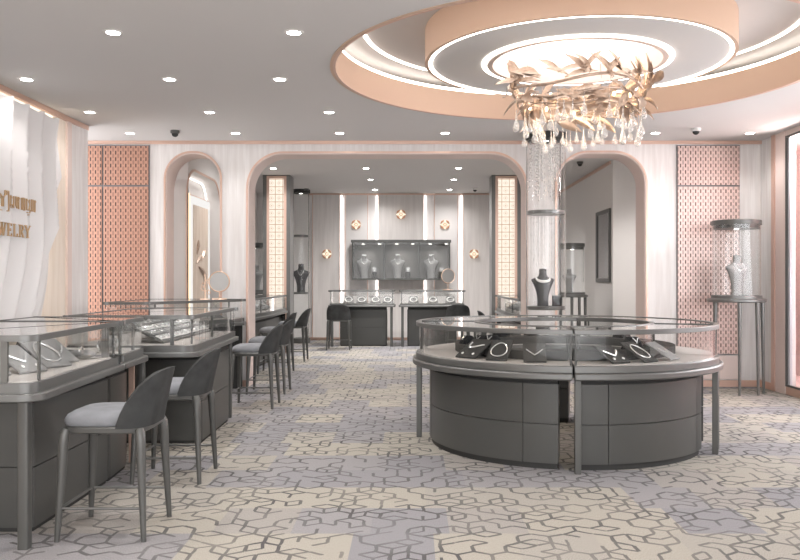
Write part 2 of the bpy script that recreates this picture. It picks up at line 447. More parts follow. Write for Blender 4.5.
def holed_ceiling(x0,x1,y0,y1,z0,z1,cx,cy,R,seg=128):
    mb = MB(); outer = []; inner = []
    for k in range(seg):
        a = 2*PI*k/seg; c, s_ = math.cos(a), math.sin(a)
        inner.append((cx+R*c, cy+R*s_))
        t = min([(x1-cx)/c if c>1e-9 else 1e9, (x0-cx)/c if c<-1e-9 else 1e9, (y1-cy)/s_ if s_>1e-9 else 1e9, (y0-cy)/s_ if s_<-1e-9 else 1e9])
        outer.append((cx+t*c, cy+t*s_))
    # insert exact corners by snapping the nearest ray
    for q in ((x0,y0),(x1,y0),(x1,y1),(x0,y1)):
        i = min(range(seg), key=lambda k: (outer[k][0]-q[0])**2+(outer[k][1]-q[1])**2); outer[i] = q
    vs = [(p[0],p[1],z0) for p in inner]+[(p[0],p[1],z0) for p in outer]+[(p[0],p[1],z1) for p in inner]+[(p[0],p[1],z1) for p in outer]
    fs = []
    n = seg
    for k in range(seg):
        l = (k+1)%seg
        fs += [(k,l,l+n,k+n),(k+2*n,l+2*n,l+3*n,k+3*n),(k,l,l+2*n,k+2*n),(k+n,l+n,l+3*n,k+3*n)]
    return mb.add(vs, fs)
R0 = 2.12
holed_ceiling(-4.9,4.75,-2.5,WY,H1,H1+.04,CX,CY,R0).build('ceiling', M['ceiling'], kind='structure')
t = MB().ringband(R0-.012, R0+.03, H1-.004, H1+.27, CX, CY, 128).build('trim_1', M['band'], kind='structure')
MB().ringband(R0-.018, R0+.004, H1-.006, H1+.002, CX, CY, 128).build('trim_2', M['copper'], kind='structure')
ZR = 3.60
MB().lathe([(2.6,ZR),(2.6,ZR+.04),(0,ZR+.04)], CX, CY, 128).build('ceiling_recess', M['ceiling2'], kind='structure') if False else MB().prism([(CX+2.5*math.cos(2*PI*k/96),CY+2.5*math.sin(2*PI*k/96)) for k in range(96)], ZR, ZR+.04).build('ceiling_recess', M['ceiling2'], kind='structure')
MB().ringband(2.46, 2.5, H1+.04, ZR, CX, CY, 96).build('trim_3', M['ceiling2'], kind='structure')
# lights of the recess
MB().ringband(R0-.012, R0+.012, H1+.272, H1+.30, CX, CY, 128).build('cove_light_strip', M['led'], label='thin warm LED line along the top of the wide apricot ring of the ceiling recess', cat='light strip')
MB().ringband(1.855, 1.885, ZR-.012, ZR-.002, CX, CY, 128).build('recess_light_strip', M['led'], label='circular LED line set in the recessed ceiling between apricot ring and round drum', cat='light strip')
# drum
ZD = 3.30
drum = thing('ceiling_drum', 'round apricot ceiling drum with grey underside and LED rim above the chandelier', 'ceiling drum', (CX,CY,ZD))
RD, RH = 1.325, .775
MB().ringband(RD-.03, RD, 0, .296, 0, 0, 128).build('drum_wall', M['band'], drum)
MB().ringband(RH, RD-.005, .012, .05, 0, 0, 128).build('underside', M['ceiling2'], drum)
MB().ringband(RD-.062, RD-.028, .002, .011, 0, 0, 128).build('rim_light', M['led'], drum)
MB().ringband(RH+.012, RH+.048, .002, .011, 0, 0, 128).build('opening_light', M['led'], drum)
MB().ringband(RH-.045, RH, -.004, .18, 0, 0, 128).build('opening_lining', M['pink'], drum)
MB().lathe([(0,.17),(RH-.045,.17),(RH-.045,.18),(0,.18)], 0, 0, 96).build('luminous_disc', M['luminous'], drum)

# arch wall -------------------------------------------------------
def arch_path(x0, x1, zt, r, seg=14):       # up the left jamb, over, down the right one
    p = [(x0, 0)]
    p += [(x0+r-r*math.cos(PI/2*k/seg), zt-r+r*math.sin(PI/2*k/seg)) for k in range(seg+1)]
    p += [(x1-r+r*math.sin(PI/2*k/seg), zt-r+r*math.cos(PI/2*k/seg)) for k in range(seg+1)]
    p += [(x1, 0)]
    return p
ARCH = [(-3.235,-2.515,3.07,.345), (-2.155,1.50,3.065,.46), (1.90,3.07,3.075,.42)]
poly = [(-4.9,0)]
for a in ARCH: poly += arch_path(*a)
poly += [(4.75,0),(4.75,3.6),(-4.9,3.6)]
MB().prism_xz(poly, WY, WY+WT).build('wall_back', M['paper'], kind='structure', ang=25)
nt_ = 4
for a in ARCH:
    inner = arch_path(*a)
    x0,x1,zt,r = a
    outer = arch_path(x0-.022, x1+.022, zt+.022, r+.022)
    MB().prism_xz(outer+inner[::-1], WY-.014, WY).build('trim_%d'%nt_, M['copper'], kind='structure'); nt_ += 1
    lin = arch_path(x0+.014, x1-.014, zt-.014, r-.014)
    MB().prism_xz(inner+lin[::-1], WY+.004, WY+WT+.01).build('trim_%d'%nt_, M['pink'], kind='structure'); nt_ += 1
MB().box(-4.3, 4.58, WY-.03, WY, H1-.042, H1).build('trim_%d'%nt_, M['copper'], kind='structure'); nt_ += 1
# slotted panels
def slot_panel(x0, x1, splits, zs, label, base, mat='slot'):
    th = thing('slotted_panel', label, 'wall panel', ((x0+x1)/2, WY-.012, 0))
    cx = (x0+x1)/2
    MB().box(x0-cx, x1-cx, -.004, .011, base, H1-.057).build('seam_backing', M['gap'], th, smooth=False)
    xs = [x0]+splits+[x1]; zz = [base]+zs+[H1-.06]
    for i in range(len(xs)-1):
        for j in range(len(zz)-1):
            MB().box(xs[i]-cx+.012, xs[i+1]-cx-.012, -.022, -.005, zz[j]+.012, zz[j+1]-.012).build('slotted_sheet', M[mat], th, smooth=False)
    return th
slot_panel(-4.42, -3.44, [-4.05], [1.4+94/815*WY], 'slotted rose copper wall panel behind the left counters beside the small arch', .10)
sp = slot_panel(3.47, 4.30, [], [1.4+94/815*WY], 'slotted copper wall panel with window light in its colour, behind the round glass case on legs at right', .42, 'slot_lit')
MB().box(-.40, .40, -.02, -.005, .10, .41).build('plain_sheet', M['pink'], sp, smooth=False)
for (a,b_) in ((-4.9,-3.245),(-2.50,-2.17),(1.515,1.885),(3.085,4.6)):
    MB().box(a, b_, WY-.018, WY, 0, .085).build('baseboard_back', M['copper'], kind='structure')

# left wall with its strips -----------------------------------------
LX = -3.86
MB().box(LX-.12, LX, -2.5, 8.80, 0, H1).build('wall_left', M['wood'], kind='structure', smooth=False)
MB().box(LX-.12, LX, 8.80, 9.08, 0, H1).build('trim_20', M['wood'], kind='structure', smooth=False)
MB().box(LX-.12, LX+.025, 9.08, 9.19, 0, H1).build('trim_21', M['pink'], kind='structure', smooth=False)
MB().prism(rpoly([(LX-.12,9.19),(LX,9.19),(LX+.03,9.66),(LX-.12,9.66)], [0,0,.03,0]), 0, H1).build('trim_22', M['paper'], kind='structure')
MB().box(LX, LX+.03, 2.0, 9.66, H1-.055, H1).build('trim_23', M['copper'], kind='structure')
MB().box(LX, LX+.012, 2.0, 9.66, 0, .085).build('baseboard_left', M['copper'], kind='structure')
MB().box(-4.9, LX-.12, 9.60, 9.66, 0, H1).build('wall_left_return', M['paper'], kind='structure', smooth=False)
# right wall
RX = 4.58
MB().box(RX, RX+.12, 9.98, WY, 0, H1).build('wall_right', M['paper'], kind='structure', smooth=False)
MB().box(RX, RX+.12, -2.5, 4.2, 0, H1).build('wall_right_front', M['paper'], kind='structure', smooth=False)
MB().box(RX, RX+.12, 4.2, 9.98, 0, .10).build('baseboard_right', M['copper'], kind='structure', smooth=False)
MB().box(RX, RX+.12, 4.2, 9.98, 3.16, H1).build('trim_24', M['pink'], kind='structure', smooth=False)
MB().box(RX-.03, RX, 10.24, 10.33, 0, H1).build('trim_25', M['copper'], kind='structure')
MB().box(RX-.015, RX, 9.98, 10.24, 0, H1).build('trim_26', M['pink'], kind='structure')
MB().box(RX-.02, RX, 10.24, WY, 0, .09).build('baseboard_right_back', M['copper'], kind='structure')
w = MB(); w.box(RX-.01,RX+.008,9.95,9.98,.10,3.16); w.box(RX-.01,RX+.008,4.2,4.225,.10,3.16); w.box(RX-.01,RX+.008,4.225,9.95,.10,.125); w.box(RX-.01,RX+.008,4.225,9.95,3.135,3.16)
wf = w.build('window_1', M['steel'], kind='structure')
w = MB(); w.box(RX+.009,RX+.04,9.90,9.98,.10,3.16); w.box(RX+.03,RX+.10,7.0,7.08,.126,3.134); w.box(RX+.03,RX+.10,5.4,5.48,.126,3.134)
w.build('window_mullion', M['greyframe'], wf)
MB().box(RX+.02,RX+.026,4.226,9.899,.126,3.134).build('window_pane', M['glass'], wf)
w = MB(); w.box(5.25,5.30,4.2,11.6,0,3.3); w.box(RX+.13,5.25,4.2,11.6,3.16,3.3); w.box(RX+.13,5.25,11.5,11.6,0,3.16); w.box(RX+.13,5.25,4.2,4.25,0,3.16); w.box(RX+.13,5.25,4.25,11.5,-.02,.10); w.build('wall_beyond_window', M['window_pink'], kind='structure', smooth=False)  # pink backdrop; top, floor and ends added to keep world light off it

# second room ------------------------------------------------------
BY = 19.0
MB().box(-4.9,4.75,WY+WT,BY+.2,H2,H2+.04).build('ceiling_inner', M['ceiling2'], kind='structure')
MB().box(-4.9,4.75,BY,BY+.12,0,H2).build('wall_rear', M['panel_white'], kind='structure')
# left inner wall with arched niche
NX = -3.05
niche = arch_path(11.02, 12.92, 2.92, .42)
poly = [(WY+WT,0)] + niche + [(13.6,0),(13.6,H2),(WY+WT,H2)]
MB().prism_yz(poly, NX-.25, NX).build('wall_inner_left', M['wall'], kind='structure', ang=25)
MB().box(NX-.30, NX-.25, WY+WT, 13.6, 0, H2).build('wall_niche_back', M['wall'], kind='structure')
o_ = arch_path(11.02-.03,12.92+.03,2.95,.45); MB().prism_yz(o_+niche[::-1], NX, NX+.014).build('trim_30', M['copper'], kind='structure')
MB().box(-3.72,-3.60,13.6,BY,0,H2).build('wall_inner_left_far', M['wall'], kind='structure')
MB().box(-3.72,NX,13.55,13.6,0,H2).build('wall_inner_return', M['wall'], kind='structure')
lp = arch_path(11.045,12.895,2.895,.395)
lp2 = arch_path(11.065,12.875,2.875,.375)
MB().prism_yz(lp[1:-1]+lp2[1:-1][::-1], NX-.20, NX-.185).build('niche_light_strip', M['led_n'], label='arched LED line inside the niche seen through the small left arch', cat='light strip')
# poster
po = thing('poster', 'tall lit jewellery poster in a white border inside the niche seen through the left arch', 'poster', (NX-.05,11.95,.75))
MB().box(-.14,-.02,-.56,.56,0,1.86).build('box_frame', M['copper'], po)
MB().box(-.02,0,-.54,.54,.02,1.84).build('white_border', M['white_glow'], po, smooth=False)
MB().box(0,.006,-.42,.42,.14,1.72).build('print', M['print'], po, smooth=False)
fl = MB(); rnd = random.Random(4)
for (cy_, cz, L, a) in ((-.1,.95,.34,20),(.0,.78,.3,-25),(.12,1.02,.26,40),(-.2,1.12,.22,70),(.18,.7,.24,-60)):
    dy, dz = math.cos(rad(a)), math.sin(rad(a))
    fl.tube([(.012,cy_-dy*L/2,cz-dz*L/2),(.012,cy_,cz+.02),(.012,cy_+dy*L/2,cz+dz*L/2)], [.008,.035,.008], 6, flat=1)
fl.build('gold_motif', M['gold'], po)
MB().box(-.10,0,-.69,-.565,0,1.86).build('return_glow', M['glow_warm'], po)  # glowing box imitates the warm-lit return left of the poster
# right inner walls
w = MB(); w.box(3.37,3.49,13.8,13.85,0,H2); w.box(3.37,3.49,14.80,BY,0,H2); w.box(3.37,3.49,13.85,14.80,0,1.40); w.box(3.37,3.49,13.85,14.80,2.59,H2)
w.build('wall_inner_right', M['wall'], kind='structure', smooth=False)
MB().box(3.37,4.75,13.68,13.8,0,H2).build('wall_inner_right_face', M['wall'], kind='structure', smooth=False)
MB().box(4.62,4.74,WY+WT,13.68,0,H2).build('wall_inner_right_near', M['wall'], kind='structure', smooth=False)
MB().box(3.345,3.37,13.8,BY,H2-.05,H2).build('trim_31', M['copper'], kind='structure')
MB().box(-2.42,3.34,BY-.03,BY,H2-.04,H2).build('trim_32', M['copper'], kind='structure')
MB().box(-2.42,3.37,BY-.02,BY,0,.07).build('baseboard_rear', M['copper'], kind='structure')
# rear wall panels
def bx(px, D): return (px-412)/815*D
def rear_panel(n, px0, px1, mat, d=.09):
    x0, x1 = bx(px0,18.95), bx(px1,18.95)
    MB().box(x0,x1,BY-d,BY-.001,.07,H2-.04).build('trim_%d'%n, mat, kind='structure', smooth=False)
    for k,(xa) in enumerate((x0,x1-.014)):
        MB().box(xa,xa+.014,BY-d-.006,BY-d,.07,H2-.04).build('trim_%d'%(n+1+k), M['copper'], kind='structure')
rear_panel(33, 312.5, 340, M['panel_beige']); rear_panel(36, 378.5, 423.5, M['panel_beige']); rear_panel(39, 463, 490, M['panel_beige'])
rear_panel(42, 345, 368, M['panel_white'], .04); rear_panel(45, 434, 458, M['panel_white'], .04)
for px, lab in ((341.6,'left of the wall cabinet'),(376.8,'behind the wall cabinet, left of its middle'),(425.2,'behind the wall cabinet, right of its middle'),(461.5,'right of the wall cabinet')):
    x = bx(px,18.95)
    MB().box(x-.006,x+.006,BY-.03,BY-.002,.08,H2-.05).build('wall_light_strip', M['led_w'], label='vertical white LED strip on the far wall, '+lab, cat='light strip')
# soffit thickness of arch wall above: nothing else

# ------------------------------------------------------------------ ceiling downlights
def downlight_proto():
    th = thing('ceiling_downlight', 'x', 'downlight', (0,0,0))
    MB().lathe([(.052,-.0),(.052,-.006),(.072,-.004),(.074,0)], 0,0,28).build('trim_ring', M['trimw'], th)
    MB().lathe([(0,-.007),(.05,-.007),(.05,-.0065),(0,-.0065)], 0,0,24).build('lamp', M['lamp'], th)
    return th
dl0 = downlight_proto(); dl_used = [False]
def spot(x, y, z, e, ang=125, col=(1,.975,.955)):
    l = bpy.data.lights.new('spot', 'SPOT'); l.energy = e; l.spot_size = rad(ang); l.spot_blend = .9; l.shadow_soft_size = .06; l.color = col
    o = bpy.data.objects.new('spot_light', l); COL.objects.link(o); o.location = (x,y,z); return o
def downlight(x, y, z, label, e=30, group='ceiling downlights', **k):
    if not dl_used[0]:
        dl0.location = (x,y,z); dl0['label'] = label; dl0['group'] = group; dl_used[0] = True
    else: dup(dl0, (x,y,z), 0, label, group)
    spot(x, y, z-.03, e, **k)
SE = 36
rows = [(10.11,'row nearest the arch wall',[(-3.5,'far left'),(-2.19,'above the small left arch'),(-.9,'left over the wide arch'),(.41,'right over the wide arch'),(3.02,'over the right arch'),(4.19,'above the round case on legs')]),
        (8.85,'second row from the arch wall',[(-3.5,'by the draped wall'),(-2.2,'in the middle'),(-.9,'beside the round recess')]),
        (7.40,'third row from the arch wall',[(-3.5,'by the draped wall'),(-2.2,'in the middle'),(-1.2,'beside the round recess')]),
        (6.0,'fourth row from the arch wall',[(-2.2,'left one'),(-.87,'right one')]),
        (4.6,'row over the nearest stool',[(-3.4,'x'),(-2.2,'x'),(-.87,'x')]),  # this and the next two rows are out of view, added for more light
        (3.2,'front row',[(-3.2,'x'),(-1.6,'x'),(.2,'x'),(2.0,'x'),(3.8,'x')]),
        (1.0,'row behind the camera',[(-3.2,'x'),(-1.2,'x'),(.8,'x'),(2.8,'x')])]
for y, rn, cs in rows:
    for x, cn in cs:
        lab = 'bright ceiling downlight in the %s, %s' % (rn, cn) if cn != 'x' else 'added unseen ceiling downlight overhead in the %s' % rn
        downlight(x, y, H1, lab, SE*(.47 if y > 10 else 1)*(.25 if x < -3.3 else 1))
for y, rn in ((14.7,'nearest row'),(16.35,'middle row'),(18.2,'farthest row')):
    for x, cn in ((-2.5,'above the lit lattice pillar at left'),(-.83,'left of centre'),(.84,'right of centre')):
        if y == 16.35 and x == -2.5: continue
        downlight(x, y, H2, 'small ceiling downlight in the inner room, %s, %s' % (rn, cn), {14.7:85,16.35:175,18.2:40}[y], 'inner room downlights', ang=155)
downlight(3.9, 12.4, H2, 'ceiling downlight of the side room beyond the right arch', 115, 'inner room downlights')
spot(-2.2, 12.4, H2-.03, 55, 155); spot(1.2, 12.4, H2-.03, 55, 155)  # extra spots without fixtures, added to brighten the inner room

# small ceiling devices
def dome_cam(x, y, z, label, mat):
    th = thing('security_camera', label, 'camera', (x,y,z))
    MB().lathe([(.055,0),(.055,-.03),(.04,-.04),(0,-.04)][::-1],0,0,24).build('mount', mat, th)
    MB().ellipsoid((0,0,-.045),.04,.04,.035,16,8).build('dome', M['dark'], th)
dome_cam((175-412)/815*9.95, 9.95, H1, 'black dome camera on the ceiling above the small left arch', M['steel'])
dome_cam((696-412)/815*9.8, 9.8, H1, 'white dome sensor on the ceiling above the slotted panel at right', M['trimw'])
dome_cam((308-412)/815*18.3, 18.0, H2, 'black dome camera on the inner room ceiling by the tall glass column', M['steel'])
dome_cam((580-412)/815*13.9, 13.9, H2, 'dome camera on the ceiling seen through the right arch', M['steel'])
dome_cam((475-412)/815*17.9, 17.9, H2, 'small pale sensor on the inner room ceiling near the right lattice pillar', M['trimw'])

# ------------------------------------------------------------------ drapes and lettering on the left wall
def lerp_tab(tab, z):
    for (z0,v0),(z1,v1) in zip(tab, tab[1:]):
        if z0 <= z <= z1: return v0+(v1-v0)*(z-z0)/(z1-z0)
    return tab[0][1] if z < tab[0][0] else tab[-1][1]
def drape(name, xb, edge, z0, top, lab, k, ph, amp, start=4.6):
    nu, nv = 150, 60
    front = []; mb = MB()
    for j in range(nv+1):
        for i in range(nu+1):
            v = j/nv
            u = i/nu
            ztop = top
            z = z0+(ztop-z0)*v
            D = start+(lerp_tab(edge, z)-start)*u
            p = (D-8.68+k*(3.1-z)*(1+.35*math.sin(D*1.7+ph))+.05*math.sin(3*z+ph))/.345
            fr = p-math.floor(p)
            prof = fr**1.5 if fr < .7 else .7**1.5*(.5+.5*math.cos(PI*(fr-.7)/.3))
            a = amp*(1.0-.25*math.sin(z*1.3+D))
            zz = z
            if v > .9: zz = z-.05*(1-abs(2*fr-1))*(v-.9)/.1*0.9
            x = xb+a*prof+.03*math.sin(2.1*z+1.3*D+ph)
            front.append((x, D, zz))
    n = nu+1
    back = [(p[0]-.012, p[1], p[2]) for p in front]
    fs = []; N = len(front)
    for j in range(nv):
        for i in range(nu):
            a = j*n+i
            fs.append((a, a+1, a+1+n, a+n)); fs.append((a+N, a+n+N, a+n+1+N, a+1+N))
    for j in range(nv):
        a = j*n+nu; fs.append((a, a+N, a+n+N, a+n)); a = j*n; fs.append((a, a+n, a+n+N, a+N))
    for i in range(nu):
        a = i; fs.append((a, a+N, a+1+N, a+1)); a = nv*n+i; fs.append((a, a+1, a+1+N, a+N))
    mb.add(front+back, fs)
    return mb.build(name, M['cloth'], label=lab, cat='drape', ang=60)
drape('wall_drape', -3.77, [(.9,8.0),(1.2,8.08),(2.0,8.44),(2.5,8.70),(3.2,8.68)], .9, 3.13, 'large white pleated drape on the left wall carrying gold lettering', .12, 0, .15)
drape('wall_drape', -3.825, [(.9,8.28),(1.4,8.5),(2.0,8.68),(2.3,8.62)], .9, 2.3, 'lower white drape layer peeking out behind the lettered drape', .30, 1.0, .05, 7.0)
EDGE = [(.92,8.25),(1.4,8.47),(1.98,8.65),(2.06,8.46),(2.5,8.66),(3.1,8.64)]
MB().tube([(LX+.014, y_+.05, z_) for z_, y_ in EDGE], .012, 6).build('drape_light_strip', M['led_drape'], label='warm LED strip glowing behind the right edge of the white drape', cat='light strip')
MB().box(LX+.004, LX+.03, 4.6, 8.70, 3.135, 3.15).build('drape_light_strip', M['led_top'], label='horizontal warm LED strip along the top of the white drape', cat='light strip')

LTX = -3.645
def stroke_letter(parent, strokes, y0, z0, s, th=.012, name='letter', sz=None):
    sz = sz or s
    mb = MB()
    for st in strokes:
        (ax,az),(bx_,bz),w = st
        d = Vector((bx_-ax, bz-az)); L = d.length; d.normalize(); nrm = Vector((-d.y,d.x))*w/2
        pts = [(ax+nrm.x,az+nrm.y),(ax-nrm.x,az-nrm.y),(bx_-nrm.x,bz-nrm.y),(bx_+nrm.x,bz+nrm.y)]
        mb.prism_yz([(y0+p[0]*s, z0+p[1]*sz) for p in pts], 0, th)
    return mb.build(name, M['letter'], parent, smooth=False)
TN, TK, SF = .055, .125, .055
LET = {
 'J': [((.3,1),(.3,.15),TK),((.3,.06),(.05,.1),SF),((.05,.1),(.04,.25),TN),((.12,.97),(.48,.97),SF)],
 'E': [((.2,0),(.2,1),TK),((.06,.035),(.62,.035),SF),((.06,.965),(.6,.965),SF),((.2,.5),(.48,.5),SF),((.6,.0),(.62,.22),TN),((.58,1.),(.6,.8),TN),((.47,.4),(.47,.6),TN)],
 'W': [((.08,1),(.34,0),TK),((.34,0),(.52,.9),TN),((.46,1),(.70,0),TK),((.70,0),(.94,1),TN),((0,.97),(.24,.97),SF),((.38,.97),(.6,.97),SF),((.82,.97),(1.04,.97),SF)],
 'L': [((.2,0),(.2,1),TK),((.06,.035),(.6,.035),SF),((.06,.965),(.36,.965),SF),((.58,.0),(.61,.26),TN)],
 'R': [((.2,0),(.2,1),TK),((.06,.035),(.36,.035),SF),((.06,.965),(.45,.965),SF),((.45,.965),(.6,.85),.09),((.6,.87),(.6,.63),TK),((.6,.65),(.45,.52),.09),((.2,.5),(.47,.5),SF),((.36,.5),(.68,.03),TK),((.6,.035),(.78,.035),SF)],
 'Y': [((.1,1),(.4,.48),TK),((.72,1),(.4,.48),TN),((.4,.5),(.4,0),TK),((-.02,.97),(.26,.97),SF),((.58,.97),(.84,.97),SF),((.26,.035),(.56,.035),SF)]}
WD = {'J':.6,'E':.78,'W':1.12,'L':.75,'R':.86,'Y':.86}
sg = thing('sign_lettering', 'gold raised Latin lettering reading JEWELRY on the white drape', 'lettering', (LTX,0,0))
s = .142; word = 'JEWELRY'; y = 7.78-sum(WD[c] for c in word)*s
for c in word:
    stroke_letter(sg, LET[c], y, 1.797, s, sz=.118); y += WD[c]*s
kh = thing('sign_lettering', 'gold raised Khmer lettering on the white drape above the Latin word', 'lettering', (LTX,0,0))
K = .07
KH = [ # built letter by letter from strokes: kho-ro coeng, the vowel, ngo, ao, lo, ngo-ko coeng, aa, ro
 [((0,0),(0,.8),K),((0,.8),(.25,.98),K),((.25,.98),(.5,.8),K),((.5,.8),(.5,0),K),((.12,.8),(.3,.65),K),((-.12,.3),(-.12,-.3),K),((-.12,-.3),(.5,-.3),K)],
 [((-.05,0),(-.05,.7),K),((-.05,.7),(.2,.95),K),((.2,.95),(.2,1.3),K),((.2,1.3),(.75,1.3),K),((.75,1.3),(.75,-.3),K),((.75,-.3),(.5,-.3),K),((.3,1.15),(.62,1.15),K),((.45,.95),(.45,1.3),K)],
 [((0,.1),(0,1),K),((0,1),(.18,.8),K),((.0,.05),(.45,.05),K),((.45,.05),(.45,1),K),((.2,.3),(.45,.05),K)],
 [((0,1),(0,.3),K),((0,.3),(.2,.05),K),((.2,.05),(.2,1),K),((.2,.6),(.45,.6),K),((.45,0),(.45,1),K),((.45,1),(.6,.85),K),((.0,1),(.12,.85),K)],
 [((0,0),(0,1),K),((0,.5),(.2,.5),K),((.2,0),(.2,1),K),((.2,1),(.5,1),K),((.5,1),(.5,0),K),((.35,0),(.5,0),K)],
 [((0,.1),(0,1),K),((0,.08),(.42,.08),K),((.42,.08),(.42,1),K),((0,1),(.15,.85),K),((.05,-.15),(.5,-.15),K),((.5,-.15),(.5,.1),K),((.2,-.35),(.4,-.3),K)],
 [((0,0),(0,1),K),((0,1),(.3,1),K),((.3,1),(.3,0),K)],
 [((0,0),(0,1),K),((0,1),(.14,.85),K),((0,0),(-.12,.1),K)]]
y = 7.17
for g_, wk in zip(KH, (.66,.95,.68,.82,.72,.68,.5,.3)):
    stroke_letter(kh, g_, y, 2.055, .122, sz=.112); y += wk*.122+.012

# ------------------------------------------------------------------ lattice pillars
def pillar(x0, x1, y, lab):
    xc = (x0+x1)/2; hw = (x1-x0)/2
    th = thing('lattice_pillar', lab, 'pillar', (xc,y,0), group='lit lattice pillars')
    MB().box(-hw,hw,.03,.45,0,H2).build('column', M['steel_l'], th, smooth=False)
    f = MB(); f.box(-hw,-hw+.07,-.01,.03,0,H2); f.box(hw-.07,hw,-.01,.03,0,H2); f.build('dark_frame', M['steel_l'], th)
    f = MB(); f.box(-hw+.07,-hw+.12,-.015,.03,0,H2-.02); f.box(hw-.12,hw-.07,-.015,.03,0,H2-.02); f.box(-hw+.12,hw-.12,-.015,.03,H2-.07,H2-.02); f.build('copper_frame', M['copper'], th)
    MB().box(-hw+.12,hw-.12,0,.02,0,H2-.07).build('lattice_screen', M['lattice'], th, smooth=False)
pillar(-2.86,-2.34,15.65,'backlit cream lattice pillar with copper frame in the left of the wide arch')
pillar(1.53,2.09,15.65,'backlit cream lattice pillar with copper frame in the right of the wide arch')

# ------------------------------------------------------------------ bust, necklaces
SEC = [(0,.076,.05,0),(.05,.072,.05,0),(.13,.076,.054,0),(.22,.098,.062,-.004),(.29,.128,.066,-.008),(.335,.150,.058,-.004),(.352,.157,.048,0),(.363,.148,.044,.002),(.378,.110,.044,.004),(.392,.074,.045,.006),(.407,.056,.045,.006),(.44,.049,.043,.002),(.49,.049,.043,-.004)]
def sec_at(z):
    for a, b in zip(SEC, SEC[1:]):
        if a[0] <= z <= b[0]:
            t_ = (z-a[0])/(b[0]-a[0]); return [a[i]+(b[i]-a[i])*t_ for i in range(4)]
    return SEC[-1]
def bust_mesh():
    rings = []
    n = 28
    zs = [0,.025,.05,.09,.13,.175,.22,.255,.29,.315,.335,.345,.352,.358,.363,.37,.378,.385,.392,.4,.407,.42,.44,.46,.49]
    for z in zs:
        _, rx, ry, cy = sec_at(z)
        tilt = .35*max(0,(z-.42))/.07
        rings.append([(rx*math.cos(2*PI*k/n), cy+ry*math.sin(2*PI*k/n), z+tilt*ry*math.sin(2*PI*k/n)) for k in range(n)])
    return MB().loft(rings)
def bust_neck(zlow, wide=.075, ztop=.405):
    pts = []
    for k in range(21):
        t_ = -1+2*k/20
        z = zlow+(ztop-zlow)*abs(t_)**1.5
        _, rx, ry, cy = sec_at(z)
        x = wide*t_*(1-.15*abs(t_)) if abs(t_) < 1 else wide*t_*.85
        x = max(-rx*.98, min(rx*.98, x))
        pts.append((x, cy-ry*math.sqrt(max(0,1-(x/rx)**2))-.003, z))
    return pts
bm_bust = {}
def bust(loc, rz, scale, mat, lab, glab=None, neck=None, cat='bust', nlab=None, nr=.004, nwide=.075, group=None):
    key = mat
    if key not in bm_bust:
        o = bust_mesh().build('necklace_bust', M[mat], label=lab, cat='display bust', ang=50); bm_bust[key] = o
    else:
        o = bm_bust[key].copy(); COL.objects.link(o); o['label'] = lab
    o.location = loc; o.rotation_euler = (0,0,rz); o.scale = (scale,)*3
    if neck:
        n = MB().tube(bust_neck(neck, nwide), nr, 8).build('necklace', M['silver'], label=nlab, cat='necklace')
        n.location = loc; n.rotation_euler = (0,0,rz); n.scale = (scale,)*3
    return o

# ------------------------------------------------------------------ glass display columns (floor to ceiling)
def glass_column(x, y, R, H, shelves, lab, group):
    th = thing('glass_display_column', lab, 'display case', (x,y,0), group=group)
    MB().lathe([(0,0),(R+.02,0),(R+.02,.10),(R,.11),(0,.11)],0,0,48).build('base', M['steel'], th)
    MB().lathe([(0,H-.002),(R+.015,H-.002),(R+.015,H-.075),(R-.005,H-.085),(0,H-.085)][::-1],0,0,48).build('cap', M['dark'], th)
    MB().lathe([(R-.008,.111),(R,.111),(R,H-.086),(R-.008,H-.086)],0,0,64,closed=True).build('glass_tube', M['glass'], th)
    for z in shelves:
        MB().lathe([(0,z-.045),(R-.012,z-.045),(R-.01,z-.04),(R-.01,z-.002),(R-.012,z),(0,z)],0,0,48).build('shelf', M['steel_l'], th)
    for k in (35, 155, 270+125):
        a = rad(k); MB().tube([((R+.004)*math.cos(a),(R+.004)*math.sin(a),.11),((R+.004)*math.cos(a),(R+.004)*math.sin(a),H-.08)], .008, 8).build('post', M['steel_l'], th)
    MB().lathe([(0,H-.088),(.035,H-.088),(.035,H-.0865),(0,H-.0865)],0,0,20).build('case_lamp', M['lamp_s'], th)
    spot(x,y,H-.11,9,70)
    return th
GX, GY = (546-412)/815*10.2, 10.2
glass_column(GX, GY, .245, H1, [1.4-26/815*10.2, 1.4+69/815*10.2], 'tall glass display column standing before the wall between wide and right arches', None)
glass_column((301.5-412)/815*18.3, 18.2, .19, H2, [1.4-12/815*18.2, 1.4+45/815*18.2], 'tall narrow glass display column in the far left corner of the inner room', None)
zs = 1.4-26/815*10.2
bust((GX-.04,GY,zs), 0, .93, 'bust_g', 'dark grey necklace bust wearing a white collar in the tall glass column')
_n = MB(); pts = [(.088*math.cos(a), -.012+.062*math.sin(a)-.03*(1-math.sin(a))/2, .40-.035*(1-math.sin(a))) for a in [2*PI*k/32 for k in range(32)]]
_n.tube(pts, [.009+.011*(1-math.sin(2*PI*k/32))/2 for k in range(32)], 8, closed=True)
c_ = _n.build('necklace', M['pearl'], label='thick white collar necklace on the dark bust in the tall glass column', cat='necklace'); c_.location = (GX-.04,GY,zs); c_.scale = (.93,)*3
sb = thing('jewellery_box', 'small black box beside the collared bust in the tall glass column', 'box', (GX+.13,GY-.02,zs))
MB().box(-.05,.05,-.04,.04,0,.12).build('body', M['blk'], sb); MB().box(-.052,.052,-.042,.042,.12,.135).build('lid', M['steel_l'], sb)
bust(((301-412)/815*18.2,18.2,1.4-12/815*18.2), 0, 1.25, 'bust_g', 'dark bust in the far narrow glass column', neck=.30, nlab='thin silver necklace on the dark bust in the far glass column', nr=.005)
